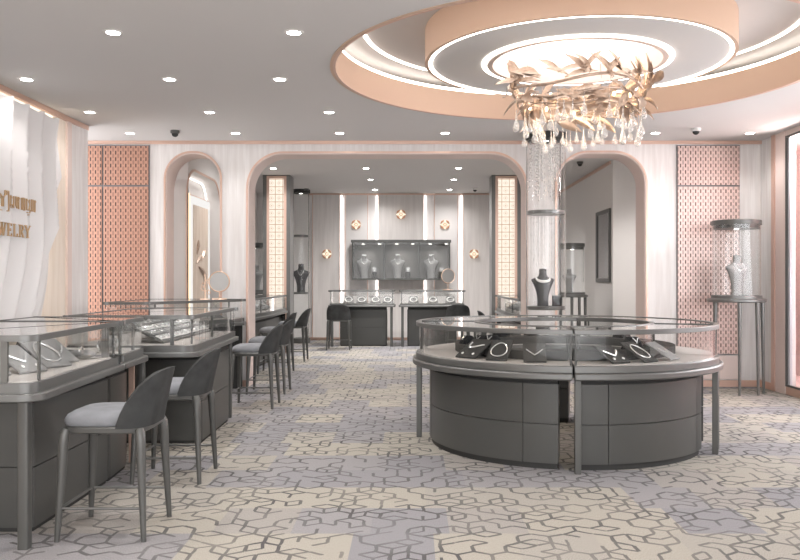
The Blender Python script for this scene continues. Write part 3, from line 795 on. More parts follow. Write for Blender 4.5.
# crystal strands
def strands(cx, cy, zt, n, R, lmin, lmax, step, size, lab, seed):
    r_ = random.Random(seed); mb = MB()
    for i in range(n):
        a = r_.uniform(0,2*PI); q = R*math.sqrt(r_.uniform(.15,1))
        x = cx+q*math.cos(a); y = cy+q*math.sin(a); L = r_.uniform(lmin,lmax)
        mb.tube([(x,y,zt),(x,y,zt-L)], .0011, 4)
        z = zt-r_.uniform(.02,.1)
        while z > zt-L:
            mb.ellipsoid((x,y,z), size, size, size*1.4, 6, 4); z -= step*r_.uniform(.6,1.5)
    return mb.build('crystal_strands', M['strand'], kind='stuff', label=lab, cat='crystal strands', smooth=False)
strands(GX, GY, H1-.09, 44, .21, .3, .78, .05, .008, 'sparkling crystal strands hanging in the upper part of the tall glass column', 2)
strands(GX, GY, 2.26-.05, 26, .20, .5, .75, .16, .005, 'sparse fine crystal strands hanging below the shelf of the tall glass column', 3)

# ------------------------------------------------------------------ round glass cases on legs
def round_case(x, y, R, zp, zt, lab, lamp=True, legs=(200,258,292,340)):
    th = thing('round_display_case', lab, 'display case', (x,y,0))
    MB().lathe([(0,zp-.085),(R-.02,zp-.085),(R,zp-.075),(R,zp-.05),(R-.015,zp-.04),(R-.05,zp-.038),(R-.05,zp),(0,zp)],0,0,64).build('platform', M['steel_l'], th)
    g = R-.065
    MB().lathe([(g-.006,zp+.001),(g,zp+.001),(g,zt-.06),(g-.006,zt-.06)],0,0,64,closed=True).build('glass_cylinder', M['glass_case'], th)
    MB().lathe([(0,zt-.105),(g-.01,zt-.105),(g-.01,zt-.06),(g+.01,zt-.06),(g+.01,zt-.006),(g,zt),(0,zt)],0,0,64).build('cap', M['steel'], th)
    MB().lathe([(0,zt-.108),(.03,zt-.108),(.03,zt-.106),(0,zt-.106)],0,0,20).build('case_lamp', M['lamp_s'], th)
    for k in legs:
        c, s_ = math.cos(rad(k)), math.sin(rad(k))
        q = MB(); q.tube([((R-.05)*c,(R-.05)*s_,zp-.085),((R-.035)*c,(R-.035)*s_,0)], [.027,.016], 10).build('leg', M['steel_l'], th)
    if lamp: spot(x,y,zt-.13,.45,75)
    return th
PX, PY = (738-412)/815*10.1, 10.15
round_case(PX, PY, .35, 1.21, 2.14, 'round glass display case on slim grey legs before the slotted panel at right', legs=(195,255,300,345))
bust((PX+.01,PY,1.21), rad(8), 1.0, 'bust_w', 'pale grey necklace bust in the round glass case on legs at right', neck=.30, nlab='fine silver necklace on the pale bust in the round case at right', nr=.006)
round_case(2.75, 14.0, .27, 1.19, 2.03, 'small round glass case on legs in the side room behind the tall glass column')
bust((2.70,14.0,1.19), 0, .8, 'bust_w', 'pale bust in the small round case of the side room behind the glass column')
round_case(-3.20, 16.55, .27, 1.2, 2.15, 'round glass case on legs half hidden left of the left lattice pillar')
bust((-3.16,16.55,1.2), rad(20), 1.0, 'bust_w', 'pale bust in the round case left of the left lattice pillar')

# wall showcase of the side room
ns = thing('wall_showcase', 'tall narrow dark framed showcase on the wall seen through the right arch', 'showcase', (3.37,14.32,1.38))
f = MB(); f.box(-.03,-.001,-.52,-.44,-.02,1.24); f.box(-.03,-.001,.43,.51,-.02,1.24); f.box(-.03,-.001,-.44,.43,-.02,.05); f.box(-.03,-.001,-.44,.43,1.18,1.24); f.build('frame', M['steel'], ns)
f = MB(); f.box(.24,.26,-.465,.475,.025,1.205); f.box(.002,.24,-.465,-.45,.025,1.205); f.box(.002,.24,.46,.475,.025,1.205); f.box(.002,.24,-.45,.46,.025,.04); f.box(.002,.24,-.45,.46,1.19,1.205); f.build('recess_box', M['board_l'], ns, smooth=False)
MB().box(-.015,-.010,-.439,.429,.051,1.179).build('glass_pane', M['glass'], ns)
sn = MB(); sn.tube([(0,-.06,0),(0,-.06,.22),(0,.0,.5),(0,.05,.75),(0,.03,.95)], [.02,.018,.016,.014,.012], 10)
sn = sn.build('jewellery_stand', M['pearl'], label='slender white curved stand inside the dark wall showcase by the right arch', cat='stand'); sn.location = (3.49,14.36,1.422)

# ------------------------------------------------------------------ stools
def make_stool():
    th = thing('counter_stool', 'x', 'stool')
    def se(a, b, n, e=4.2, z=0, ox=0, eb=None):
        out = []
        for k in range(n):
            t_ = 2*PI*k/n; c, s_ = math.cos(t_), math.sin(t_)
            e_ = e; e = (eb or e_) if c > 0 else e_
            out.append((ox+(a if c > 0 or eb is None else a*1.05)*abs(c)**(2/e)*(1 if c >= 0 else -1), b*abs(s_)**(2/e)*(1 if s_ >= 0 else -1), z)); e = e_
        return out
    MB().loft([se(.215,.215,40,z=.572), se(.228,.228,40,z=.58), se(.23,.23,40,z=.605), se(.222,.222,40,z=.612)]).build('seat_frame', M['steel'], th)
    rings = [se(.218,.215,40,z=.613,eb=2.4), se(.226,.222,40,z=.625,eb=2.4), se(.226,.224,40,z=.645,eb=2.4), se(.214,.216,40,z=.666,eb=2.4), se(.185,.19,40,z=.684,eb=2.4), se(.12,.12,40,z=.692,eb=2.4), se(.03,.03,40,z=.693)]
    MB().loft(rings).build('seat_cushion', M['seat'], th)
    # shell
    na, nv = 44, 10; A = 80; T = .034
    grid = [[None]*(na+1) for _ in range(2*nv+2)]
    for i in range(na+1):
        al = -A+2*A*i/na; c, s_ = math.cos(rad(al)), math.sin(rad(al)); e = 3.3
        for side in (0,1):
            a, b = (.242,.246) if side == 0 else (.242-T,.246-T)
            x0 = a*abs(c)**(2/e); y0 = b*abs(s_)**(2/e)*(1 if s_ >= 0 else -1)
            h = .622+.285*max(0,1-(abs(al)/A)**2.6)**.72
            zb = .603 if side == 0 else .625
            for j in range(nv+1):
                v = j/nv; z = zb+(h-zb)*v
                if side == 1 and j == nv: z -= .004
                q = (z-.6)/.3
                lean = .065*q**1.1
                x = x0+lean*(.35+.65*c); y = y0*(1+.03*q)
                row = j if side == 0 else 2*nv+1-j
                grid[row][i] = (x,y,z)
    MB().loft(grid, cap=False, close_u=False)
    mb = MB(); mb.loft(grid, cap=False, close_u=False)
    n = na+1; R_ = len(grid)
    for i in range(na): mb.f.append((i, (R_-1)*n+i, (R_-1)*n+i+1, i+1))
    mb.f.append(tuple(r*n for r in range(R_))); mb.f.append(tuple(r*n+na for r in reversed(range(R_))))
    mb.build('backrest', M['fabric'], th, ang=60)
    for sx in (-1,1):
        for sy in (-1,1):
            q = MB()
            P = [(sx*.196,sy*.196,.598),(sx*.204,sy*.202,.57),(sx*.208,sy*.206,.52),(sx*.212,sy*.21,.42),(sx*.220,sy*.218,.24),(sx*.232,sy*.232,0)]
            q.tube(P, [.022,.028,.027,.0245,.020,.0145], 12)
            q.build('leg', M['steel'], th)
    for (a, b) in (((-.222,-.222,.175),(.222,-.222,.175)),((-.222,.222,.175),(.222,.222,.175)),((-.222,-.222,.175),(-.222,.222,.175))):
        MB().tube([a,b], .0075, 8).build('foot_rail', M['steel_l'], th)
    return th
st0 = make_stool()
STOOLS = [((-1.667,4.59),0,'nearest dark grey counter stool, standing closest to the camera at the left'),
 ((-1.69,5.82),0,'second dark grey counter stool from the front, behind the nearest stool'),
 ((-1.745,9.06),0,'dark grey counter stool just past the second glass counter, in front of the arch'),
 ((-1.79,10.2),0,'dark grey counter stool standing in the wide arch opening at its left jamb'),
 ((-2.06,12.35),0,'grey counter stool half hidden behind the stool in the arch opening'),
 ((-2.07,14.15),0,'farthest grey counter stool on the left, near the lattice pillar'),
 ((-1.47,16.45),-PI/2,'counter stool seen from behind before the left counter of the far wall'),
 ((.92,16.45),-PI/2,'counter stool seen from behind before the right counter of the far wall'),
 ((1.36,13.1),PI,'counter stool before the right inner counter, its back just above the round island')]
for i, ((x,y),rz,lab) in enumerate(STOOLS):
    if i == 0:
        st0.location = (x,y,0); st0.rotation_euler = (0,0,rz); tag(st0, lab, None, 'counter stools')
    else: dup(st0, (x,y,0), rz, lab, 'counter stools')

# ------------------------------------------------------------------ straight glass counters
def counter(lab, ledge, zl, zg, zt, base_in, legs, r=.08, posts=(), group='glass display counters', front_groove=None, base=None, rear=None):
    P = rpoly(ledge, r) if not isinstance(r, (list,tuple)) else rpoly(ledge, r)
    cx = sum(p[0] for p in ledge)/len(ledge); cy = sum(p[1] for p in ledge)/len(ledge)
    P = [(p[0]-cx,p[1]-cy) for p in P]
    th = thing('display_counter', lab, 'display counter', (cx,cy,0), group=group)
    B = offset(P, base_in)
    if base: B = rpoly([(p[0]-cx,p[1]-cy) for p in base], .03)
    zm = (zl-.1)*.5
    b = MB(); b.prism(B, .025, zm-.003); b.prism(B, zm+.003, zl-.105); b.build('cabinet', M['cab'], th, ang=30)
    MB().prism(offset(B,.012), .0, zl-.045).build('recess', M['dark'], th)
    MB().prism(P, zl-.042, zl).build('ledge', M['steel_l'], th, bevel=.007)
    MB().prism(offset(P,.035), zl, zg-.002).build('tray_rim', M['steel_l'], th, bevel=.004)
    MB().prism(offset(P,.06), zg-.002, zg+.003).build('tray_floor', M['liner'], th)
    G = offset(P,.046)
    MB().wallstrip(G, zg+.0, zt-.032, .006, True).build('glass_side', M['glass'], th)
    MB().wallstrip(offset(P,.034), zt-.032, zt, .03, True).build('top_rim', M['steel_l'], th, bevel=.003)
    MB().prism(offset(P,.064), zt-.014, zt-.004).build('glass_top', M['glass_top'], th)
    for p_ in posts:
        x, y = p_[:2]; h_ = p_[2] if len(p_) > 2 else .009
        MB().box(x-cx-h_,x-cx+h_,y-cy-.009,y-cy+.009,zg,zt-.032).build('post', M['steel_l'], th)
    for (x,y) in legs:
        MB().prism(rpoly([(x-cx-.028,y-cy-.028),(x-cx+.028,y-cy-.028),(x-cx+.028,y-cy+.028),(x-cx-.028,y-cy+.028)], .01, 3), 0, zl-.042).build('leg', M['steel'], th)
    return th
counter('nearest long glass display counter at the left edge, beside the nearest stool', [(-2.85,4.12),(-1.885,4.12),(-1.985,5.64),(-2.95,5.64)], .82, .874, 1.117, .17, [(-2.02,4.25),(-2.75,4.25)], [.03,.11,.02,.02], [(-2.09,4.18,.018),(-1.955,4.27,.006),(-2.07,5.5,.022),(-2.045,5.58,.006)], base=[(-2.78,4.52),(-2.10,4.52),(-2.10,5.645),(-2.85,5.645)])
a2 = counter('short curved end counter between the nearest and the second glass counters', [(-2.95,5.66),(-1.99,5.66),(-2.03,6.36),(-2.95,6.36)], .82, .874, 1.117, .17, [(-2.085,6.27)], [.02,.02,.13,.02], [(-2.06,5.75),(-2.09,6.1)], base=[(-2.85,5.655),(-2.10,5.655),(-2.13,6.1),(-2.85,6.1)])
MB().box(-2.125,-2.085,6.11,6.13,.03,.775).build('end_strip', M['copper'], a2).matrix_parent_inverse = Matrix.Translation((-x for x in a2.location))
counter('second large glass display counter with tilted trays, mid left', [(-2.80,6.50),(-1.715,6.50),(-1.79,8.44),(-2.85,8.44)], .82, .874, 1.117, .12, [(-1.865,8.30),(-2.74,6.62)], [.03,.13,.03,.03], [(-1.93,6.56,.014),(-1.80,6.66,.006),(-1.86,8.34),(-1.84,7.5)], base=[(-2.70,6.98),(-1.80,6.98),(-1.82,8.12),(-2.70,8.12)])
counter('angled glass counter in front of the wall between left arch and wide arch', [(-3.45,9.05),(-2.92,9.05),(-2.16,10.48),(-2.16,10.64),(-3.45,10.64)], .86, .91, 1.155, .14, [(-2.34,10.5)], [.03,.12,.05,.02,.02], [(-2.32,10.33),(-2.9,9.2)])
counter('inner room glass counter along the left, behind the arch stools', [(-2.98,12.0),(-2.40,12.0),(-2.34,13.7),(-2.36,15.5),(-2.98,15.5)], .82, .874, 1.117, .11, [(-2.44,12.1)], [.03,.12,.3,.03,.03], [(-2.47,12.1),(-2.41,13.0),(-2.41,14.2),(-2.43,15.3)])
counter('inner room glass counter along the right, before the right lattice pillar', [(1.55,12.0),(2.15,12.0),(2.15,15.5),(1.57,15.5),(1.52,13.7)], .82, .874, 1.117, .11, [(1.66,12.1)], [.12,.03,.03,.03,.3], [(1.63,12.1),(1.6,13.0),(1.62,14.2),(1.64,15.3)])
def back_counter(x0, x1, lab, bx0, bx1, legs):
    counter(lab, [(x0,17.05),(x1,17.05),(x1,17.65),(x0,17.65)], .875, .905, 1.185, .12, legs, .03, [(x0+.06,17.11),(x1-.06,17.11)], base=[(bx0,17.28),(bx1,17.28),(bx1,17.6),(bx0,17.6)])
back_counter(-1.76,-.35,'glass counter at the far wall on the left of the gap',-1.53,-.53,[(-1.68,17.12),(-.43,17.12)])
back_counter(-.28,1.13,'glass counter at the far wall on the right of the gap',-.10,.95,[(-.20,17.12),(1.05,17.12)])

# wall cabinet at the far wall ------------------------------------
wc = thing('wall_cabinet', 'wide dark wall cabinet with three glazed bays of busts on the far wall', 'wall cabinet', (-.25,BY-.09,1.40))
hw = 1.12; hh = .915
f = MB(); f.box(-hw,hw,-.36,-.002,0,.035); f.box(-hw-.02,hw+.02,-.38,-.002,hh-.06,hh); f.box(-hw,-hw+.03,-.36,-.002,.035,hh-.06); f.box(hw-.03,hw,-.36,-.002,.035,hh-.06)
f.build('carcass', M['steel'], wc)
MB().box(-hw+.03,hw-.03,-.02,-.003,.035,hh-.06).build('back_panel', M['cab_back'], wc)
for x in (-.39,.41): MB().box(x-.012,x+.012,-.35,-.02,.035,hh-.06).build('divider', M['steel'], wc)
MB().box(-hw+.03,hw-.03,-.358,-.353,.035,hh-.06).build('glass_front', M['glass'], wc)
MB().box(-hw+.03,hw-.03,-.30,-.05,hh-.085,hh-.062).build('valance', M['steel_l'], wc)
for k, (x, nm) in enumerate(((-.77,'left'),(.0,'middle'),(.77,'right'))):
    MB().lathe([(0,hh-.088),(.04,hh-.088),(.04,hh-.086),(0,hh-.086)],x-.1,-.17,16).build('cabinet_lamp', M['lamp_s'], wc)
    MB().lathe([(0,hh-.088),(.04,hh-.088),(.04,hh-.086),(0,hh-.086)],x+.27,-.17,16).build('cabinet_lamp', M['lamp_s'], wc)
    spot(-.25+x,BY-.09-.17,1.40+hh-.11,3.5,110)
    bust((-.25+x-.08,BY-.09-.18,1.436), 0, 1.1, 'bust_w', 'pale necklace bust in the %s bay of the wall cabinet'%nm, neck=.29, nlab='bright silver necklace on the bust in the %s bay of the wall cabinet'%nm, nr=.012, nwide=.085)
    e = thing('earring_stand', 'small dark earring stand beside the bust in the %s bay of the wall cabinet'%nm, 'earring stand', (-.25+x+.16,BY-.09-.22,1.436))
    MB().box(-.055,.055,-.05,.05,0,.15).build('block', M['board'], e); MB().box(-.05,.05,-.02,-.0,.15,.26).build('plate', M['board_l'], e)
    q = MB(); q.tube([(-.03,-.024,.24),(0,-.024,.19),(.03,-.024,.24)], .008, 6); q.tube([(0,-.024,.19),(0,-.024,.16)], .008, 6)
    q = q.build('pendant', M['silver'], label='silver pendant on the earring stand in the %s bay of the wall cabinet'%nm, cat='pendant'); q.location = (-.25+x+.16,BY-.09-.22,1.436)

# star wall lights
def sconce_proto(): 
    th = thing('wall_light', 'x', 'wall light', group='star wall lights')
    S_ = .115
    st = [((S_*1.0 if k%2 == 0 else S_*.42)*math.sin(PI/4*k), (S_*1.0 if k%2 == 0 else S_*.42)*math.cos(PI/4*k)) for k in range(8)]
    MB().prism_xz(st[::-1], -.03, 0).build('glow_star', M['sconce'], th, smooth=False)
    d = MB()
    q4 = [(S_*1.04*math.sin(PI/2*k),-.03,S_*1.04*math.cos(PI/2*k)) for k in range(4)]
    for k in range(4):                       # copper petals along the edges and the small inner diamond
        p, q = Vector(q4[k]), Vector(q4[(k+1)%4]); mid = (p+q)/2; out = Vector((mid.x,0,mid.z)).normalized()
        d.tube([p+(q-p)*.14, p+(q-p)*.3+out*.006, mid+out*.012, p+(q-p)*.7+out*.006, p+(q-p)*.86], [.005,.014,.021,.014,.005], 6)
    n4 = [(S_*.34*math.sin(PI/2*k), -.036, S_*.34*math.cos(PI/2*k)) for k in range(4)]
    d.tube(n4, .011, 6, closed=True)
    d.build('copper_petals', M['petal'], th)
    return th
sc0 = sconce_proto()
for i, (px, py, lab) in enumerate(((327,254,'low on the far left panel'),(356,224.5,'left of the middle, above the wall cabinet'),(401,214.5,'highest, centred above the wall cabinet'),(445,224.5,'right of the middle, above the wall cabinet'),(474,254,'low on the far right panel'))):
    dep = {0:.10,1:.045,2:.10,3:.045,4:.10}[i]
    loc = (bx(px,BY-.1), BY-dep, 1.4+(280-py)/815*(BY-.1)); L = 'star shaped copper wall light, '+lab
    if i == 0: sc0.location = loc; sc0['label'] = L
    else: dup(sc0, loc, 0, L, 'star wall lights')

# ------------------------------------------------------------------ jewellery boards
def placed(mb, loc, rz, tilt):
    return Matrix.Translation(loc) @ Matrix.Rotation(rz,4,'Z') @ Matrix.Rotation(tilt,4,'X')
def neck_pts(kind, w, l):
    if kind == 'V':  return [(-.36*w,.62*l,0),(-.18*w,.46*l,0),(-.03*w,.34*l,0),(0,.32*l,0),(.03*w,.34*l,0),(.18*w,.46*l,0),(.36*w,.62*l,0)], False
    if kind == 'L':  return [(-.30*w,.75*l,0),(-.28*w,.56*l,0),(-.22*w,.47*l,0),(0,.52*l,0),(.38*w,.66*l,0)], False
    return [(.36*w*math.cos(a)*(1-.18*math.sin(a)), .50*l+.34*l*math.sin(a)-.02*l, 0) for a in [2*PI*k/28 for k in range(28)]], True
def board(loc, rz, tilt, w, l, mat, blab, kind=None, nlab=None, ear=None, nr=.0045, slab=.014):
    m = placed(None, loc, rz, tilt)
    b = MB().box(-w/2,w/2,0,l,-slab,0).build('display_board', M[mat], label=blab, cat='display board', bevel=.003); b.matrix_world = m
    # prop so that it really stands
    h = l*math.sin(tilt); dpt = l*math.cos(tilt)
    if h > .05:
        p = MB(); p.prism_yz([(.55*dpt,.55*h-.02),(dpt*.98,h*.98-.02),(dpt*.98,-.0),(dpt*.9,-.0)], -.01, .01); p.build('prop', M[mat], b); p_ = b.children[0]; p_.matrix_parent_inverse = Matrix.Identity(4)
        p_.matrix_local = Matrix.Rotation(-tilt,4,'X') @ Matrix.Translation((0,0,slab*.0))
    if kind:
        pts, cl = neck_pts(kind, w, l)
        pts = [(p[0],p[1],nr) for p in pts]
        mbn = MB().tube(pts, nr, 8, closed=cl)
        n = mbn.build('necklace', M['silver'], label=nlab, cat='necklace'); n.matrix_world = m
    if ear:
        for k, sx in enumerate((-1,1)):
            e = MB(); e.ellipsoid((0,0,.006),.011,.014,.006,10,6); e = e.build('earring', M['pearl'], label=ear[k], cat='earring')
            e.matrix_world = m @ Matrix.Translation((sx*.26*w,.16*l,0))

# ------------------------------------------------------------------ round island
IX, IY = 1.32, 7.14
SEG = [(-187,-97.3,'front left'),(-96.7,-22.3,'front right'),(-21.7,68,'far right'),(68.6,172.4,'far left')]
LEGS = [(-186.0,),(-95.6,-27),(-17,60),(72,146)]
BASE = [(-183,-102),(-94.6,-30),(-14,62),(76,166)]
GR = [(-172,-115),(-84,-37),(0,45),(90,150)]
for (a0,a1,nm), lg, (b0,b1), gr in zip(SEG, LEGS, BASE, GR):
    th = thing('island_counter', '%s curved segment of the round grey glass island counter'%nm, 'display counter', (IX,IY,0), group='segments of the round island counter')
    c = MB(); q = [b0]+list(gr)+[b1]
    for i in range(3):
        e0 = q[i]+(.12 if i else 0); e1 = q[i+1]-(.12 if i < 2 else 0)
        c.sector(.86,1.165,e0,e1,.045,.333,0,0); c.sector(.86,1.165,e0,e1,.339,.632,0,0)
    c.build('cabinet', M['cab'], th, ang=30)
    d = MB(); d.sector(.88,1.145,b0+.4,b1-.4,0,.675,0,0); d.build('recess', M['dark'], th)
    MB().sector(.70,1.315,a0,a1,.677,.727,0,0).build('ledge', M['steel_l'], th, bevel=.01)
    MB().sector(.73,1.285,a0,a1,.727,.778,0,0).build('tray_rim', M['steel_l'], th, bevel=.004)
    MB().sector(.76,1.25,a0+.3,a1-.3,.778,.783,0,0).build('tray_floor', M['liner'], th)
    g = MB(); g.sector(1.252,1.258,a0+.2,a1-.2,.779,1.005,0,0); g.sector(.757,.763,a0+.2,a1-.2,.779,1.005,0,0); g.build('glass_side', M['glass'], th)
    t_ = MB(); t_.sector(1.24,1.285,a0,a1,1.005,1.040,0,0); t_.sector(.73,.775,a0,a1,1.005,1.040,0,0); t_.build('top_rim', M['steel_l'], th, bevel=.003)
    for e0 in (a0, a1-.7): MB().sector(.775,1.24,e0,e0+.7,1.005,1.04,0,0,4).build('end_rail', M['steel'], th)
    MB().sector(.775,1.24,a0+.7,a1-.7,1.022,1.034,0,0).build('glass_top', M['glass_top'], th)
    MB().sector(.768,.94,a0+.8,a1-.8,.7835,.855,0,0).build('riser', M['board'], th, bevel=.004)
    for a in (a0+.5, a1-.5):
        for r_ in (1.245,.77):
            x, y = r_*math.cos(rad(a)), r_*math.sin(rad(a))
            MB().tube([(x,y,.78),(x,y,1.006)], .0085, 8).build('post', M['steel'], th)
    for a in lg:
        x, y = 1.262*math.cos(rad(a)), 1.262*math.sin(rad(a))
        w_ = .023
        MB().box(-w_,w_,-w_,w_,0,.677).xf(Matrix.Translation((x,y,0)) @ Matrix.Rotation(rad(a),4,'Z')).build('leg', M['steel'], th, bevel=.004)
ZF = .7835
def isl(px, R, D=None):        # a spot on the tray at radius R whose bearing from the camera is px (near arc)
    k = (px-412)/815
    # (kD-IX)^2+(D-IY)^2=R^2, nearest root
    A_ = k*k+1; B_ = -2*(k*IX+IY); C_ = IX*IX+IY*IY-R*R
    D_ = (-B_-math.sqrt(B_*B_-4*A_*C_))/(2*A_)
    return (k*D_, D_, ZF+.014)
def iboard(px, R, rz, w, l, mat, *a, tilt=24, **k):
    board(isl(px,R), rad(rz), rad(tilt), w, l, mat, *a, **k)
iboard(465,1.17,-42,.20,.27,'board','dark board with an angular necklace and two earrings, leftmost in the round island','L','angular silver necklace on the leftmost dark board in the island', ('left pearl earring on the leftmost dark board of the island','right pearl earring on the leftmost dark board of the island'), nr=.0065, tilt=28)
iboard(496,1.17,-22,.17,.24,'board','dark board with a round necklace in the front left island segment','O','round silver necklace on a dark board, second from left in the island', tilt=34)
iboard(535,1.17,-6,.17,.20,'board','dark board with a V necklace right of the round necklace in the island','V','V shaped silver necklace on a dark board left of the island seam', tilt=38, nr=.005)
iboard(622,1.17,28,.17,.25,'board','dark board with V necklace and two earrings just right of the island seam','V','V shaped silver necklace on the dark board just right of the island seam', ('left pearl earring on the board right of the island seam','right pearl earring on the board right of the island seam'), nr=.0065, tilt=26)
iboard(652,1.16,36,.16,.27,'board','dark board with an oval necklace, second right of the island seam','O','oval silver necklace on the dark board second right of the island seam', tilt=28)
iboard(676,1.14,50,.17,.24,'board_l','pale board with a V necklace toward the right end of the island','V','V shaped silver necklace on the pale board toward the right end of the island', tilt=30)
# low dark pedestals with little necklaces at the back of the near trays
def pedestal(x, y, h, lab, rz=0, w=.10):
    o = thing('jewellery_pedestal', lab, 'pedestal', (x,y,.8552), rz)
    MB().loft([[(sx*w/2*k_,sy*w/2*k_,z) for sx,sy in ((-1,-1),(1,-1),(1,1),(-1,1))] for z,k_ in ((.001,1.25),(h*.55,1.0),(h,.6))]).build('block', M['blk'], o, smooth=False)
    q = MB(); q.tube([(-w*.28,-w*.32,h*.95),(0,-w*.5,h*.62),(w*.28,-w*.32,h*.95)], .004, 6); q.ellipsoid((0,-w*.52,h*.6),.008,.006,.01,8,6)
    q.build('chain', M['silver'], o)
for a, rr, h, lab in ((-168,.86,.07,'low black jewellery pedestal at the far left of the island tray'),(-150,.86,.09,'black jewellery pedestal behind the angular necklace board of the island'),(-141,.86,.10,'black jewellery pedestal second from the angular necklace board of the island'),(-62,.86,.10,'black jewellery pedestal behind the oval necklace of the island'),(100,.86,.10,'black jewellery pedestal on the far left side of the island ring'),(122,.86,.10,'black jewellery pedestal at the back of the island ring, left'),(40,.86,.10,'black jewellery pedestal at the back of the island ring, right')):
    pedestal(IX+rr*math.cos(rad(a)), IY+rr*math.sin(rad(a)), h, lab, rad(a+90))

# ------------------------------------------------------------------ jewellery in the left counters
ZA = .877+.014
def nearest(px, D): return ((px-412)/815*D, D, ZA)
board((-2.20,4.36,ZA), rad(75), rad(28), .17,.26,'board_l','pale necklace board at the very left edge of the nearest counter','V','silver V necklace on the board at the very left edge of the nearest counter', nr=.007)
board((-2.12,4.58,ZA), rad(65), rad(28), .18,.28,'board_l','pale necklace board second from the front in the nearest counter','V','silver V necklace on the second board of the nearest counter', ('left silver earring on the second board of the nearest counter','right silver earring on the second board of the nearest counter'), nr=.007)
board((-2.10,4.86,ZA), rad(62), rad(30), .18,.30,'board_l','pale necklace board third from the front in the nearest counter','O','silver oval necklace on the third board of the nearest counter', nr=.006)
board((-2.16,5.12,ZA), rad(62), rad(30), .17,.26,'board_l','pale necklace board at the far end of the nearest counter','V','silver V necklace on the far end board of the nearest counter', nr=.007)
bb = thing('ring_holder', 'black rounded ring holder standing in the far part of the nearest counter', 'ring holder', (-2.36,4.98,.877))
MB().lathe([(0,0),(.05,0),(.05,.01),(.035,.03),(.05,.09),(.055,.13),(.04,.165),(0,.175)],0,0,24).build('body', M['blk'], bb)
br = thing('bracelet_pillow', 'low pale bracelet pillow with silver bangle near the far end of the nearest counter', 'pillow', (-2.20,5.42,.877))
MB().ellipsoid((0,0,.03),.10,.06,.03,16,8).build('cushion', M['board_l'], br); MB().tube([(0,.04*math.cos(a),.035+.04*math.sin(a)) for a in [2*PI*k/20 for k in range(20)]],.006,6,closed=True).build('bangle', M['silver'], br)
def stand_bangle(x, y, z, lab):
    e = thing('bangle_stand', lab, 'bangle stand', (x,y,z))
    MB().lathe([(0,0),(.06,0),(.06,.012),(0,.012)],0,0,24).build('foot', M['liner'], e)
    MB().ellipsoid((0,0,.05),.05,.03,.042,16,10).build('pad', M['board_l'], e)
    MB().tube([(.058*math.cos(a),-.0,.055+.05*math.sin(a)) for a in [2*PI*k/24 for k in range(24)]],.007,8,closed=True).build('bangle', M['silver'], e)
stand_bangle(-2.20,5.85,.877,'pale bangle stand at the front of the short curved end counter')
stand_bangle(-2.24,6.05,.877,'pale bangle stand at the back of the short curved end counter')
# trays in the second counter
for i, (x, y, tl, lab) in enumerate(((-2.02,6.86,24,'front tilted white bracelet tray in the second counter'),(-2.02,7.26,24,'second tilted white bracelet tray in the second counter'),(-2.03,7.66,24,'third tilted bracelet tray in the second counter'),(-2.04,8.06,24,'last tilted bracelet tray at the far end of the second counter'))):
    m = Matrix.Translation((x,y,.877+.018)) @ Matrix.Rotation(rad(86),4,'Z') @ Matrix.Rotation(rad(tl),4,'X')
    tr = thing('bracelet_tray', lab, 'tray', group='tilted bracelet trays'); tr.matrix_world = m
    w_, l_ = .36, .46
    MB().box(-w_/2,w_/2,0,l_,-.018,0).build('tray_base', M['steel_l'], tr, bevel=.003)
    for k in range(5):
        yy = .03+k*.086
        MB().box(-w_/2+.015,w_/2-.015,yy,yy+.062,.0005,.014).build('pad', M['pearl'] if k%2 == 0 else M['board_l'], tr, bevel=.005)
    for dx in (-w_/2+.03, w_/2-.03):
        h = .44*math.sin(rad(tl))
        q = MB(); q.tube([(dx,l_*.93,-.02),(dx,l_*.93-math.sin(rad(tl))*(h-.03),-.02-math.cos(rad(tl))*(h-.03))], .006, 8); q.build('support', M['steel'], tr)
    for k in range(5):
        for sx in (-1,0,1):
            rg = MB().tube([(.03*math.cos(a),.022*math.sin(a),0) for a in [2*PI*q/18 for q in range(18)]], .0045, 6, closed=True) if (i,k,sx) == (0,0,-1) else None
            if rg: ring0 = rg.build('bracelet', M['silver'], label='small silver bracelet on a tilted tray in the second counter', cat='bracelet', group='bracelets on the tilted trays'); o = ring0
            else: o = ring0.copy(); COL.objects.link(o)
            o.matrix_world = m @ Matrix.Translation((sx*.105,.06+k*.086,.0195))
# small stands in the angled, inner and far counters
n_ = [0]
def neckstand(x, y, z, lab, nl, s=1.0, rz=0, mat='board_l'):
    e = thing('necklace_stand', lab, 'necklace stand', (x,y,z), rz)
    MB().loft([[(-.085*s,-.03*s,.001),(.085*s,-.03*s,.001),(.085*s,.05*s,.001),(-.085*s,.05*s,.001)],[(-.06*s,.02*s,.11*s),(.06*s,.02*s,.11*s),(.06*s,.05*s,.11*s),(-.06*s,.05*s,.11*s)]]).build('block', M[mat], e, smooth=False, bevel=.003)
    q = MB().tube([((.055*math.cos(a))*s,(-.014+.018*math.sin(a)-.0)*s,(.057+.035*math.sin(a))*s) for a in [2*PI*k/20 for k in range(20)]], .009*s, 6, closed=True)
    q = q.build('necklace', M['pearl'], label=nl, cat='necklace'); q.location = (x,y,z); q.rotation_euler = (0,0,rz)
ords = ['leftmost','second','third','rightmost']
for k, px in enumerate((348.5,361.5,375.5,387.5)): neckstand(bx(px,17.2),17.24,.909,'%s pale necklace stand in the far counter left of the gap'%ords[k],'white necklace on the %s stand of the far counter left of the gap'%ords[k],1.35)
for k, px in enumerate((413.5,433,450.5)): neckstand(bx(px,17.2),17.24,.909,'%s pale necklace stand in the far counter right of the gap'%('leftmost','middle','rightmost')[k],'white necklace on the %s stand of the far counter right of the gap'%('leftmost','middle','rightmost')[k],1.35)
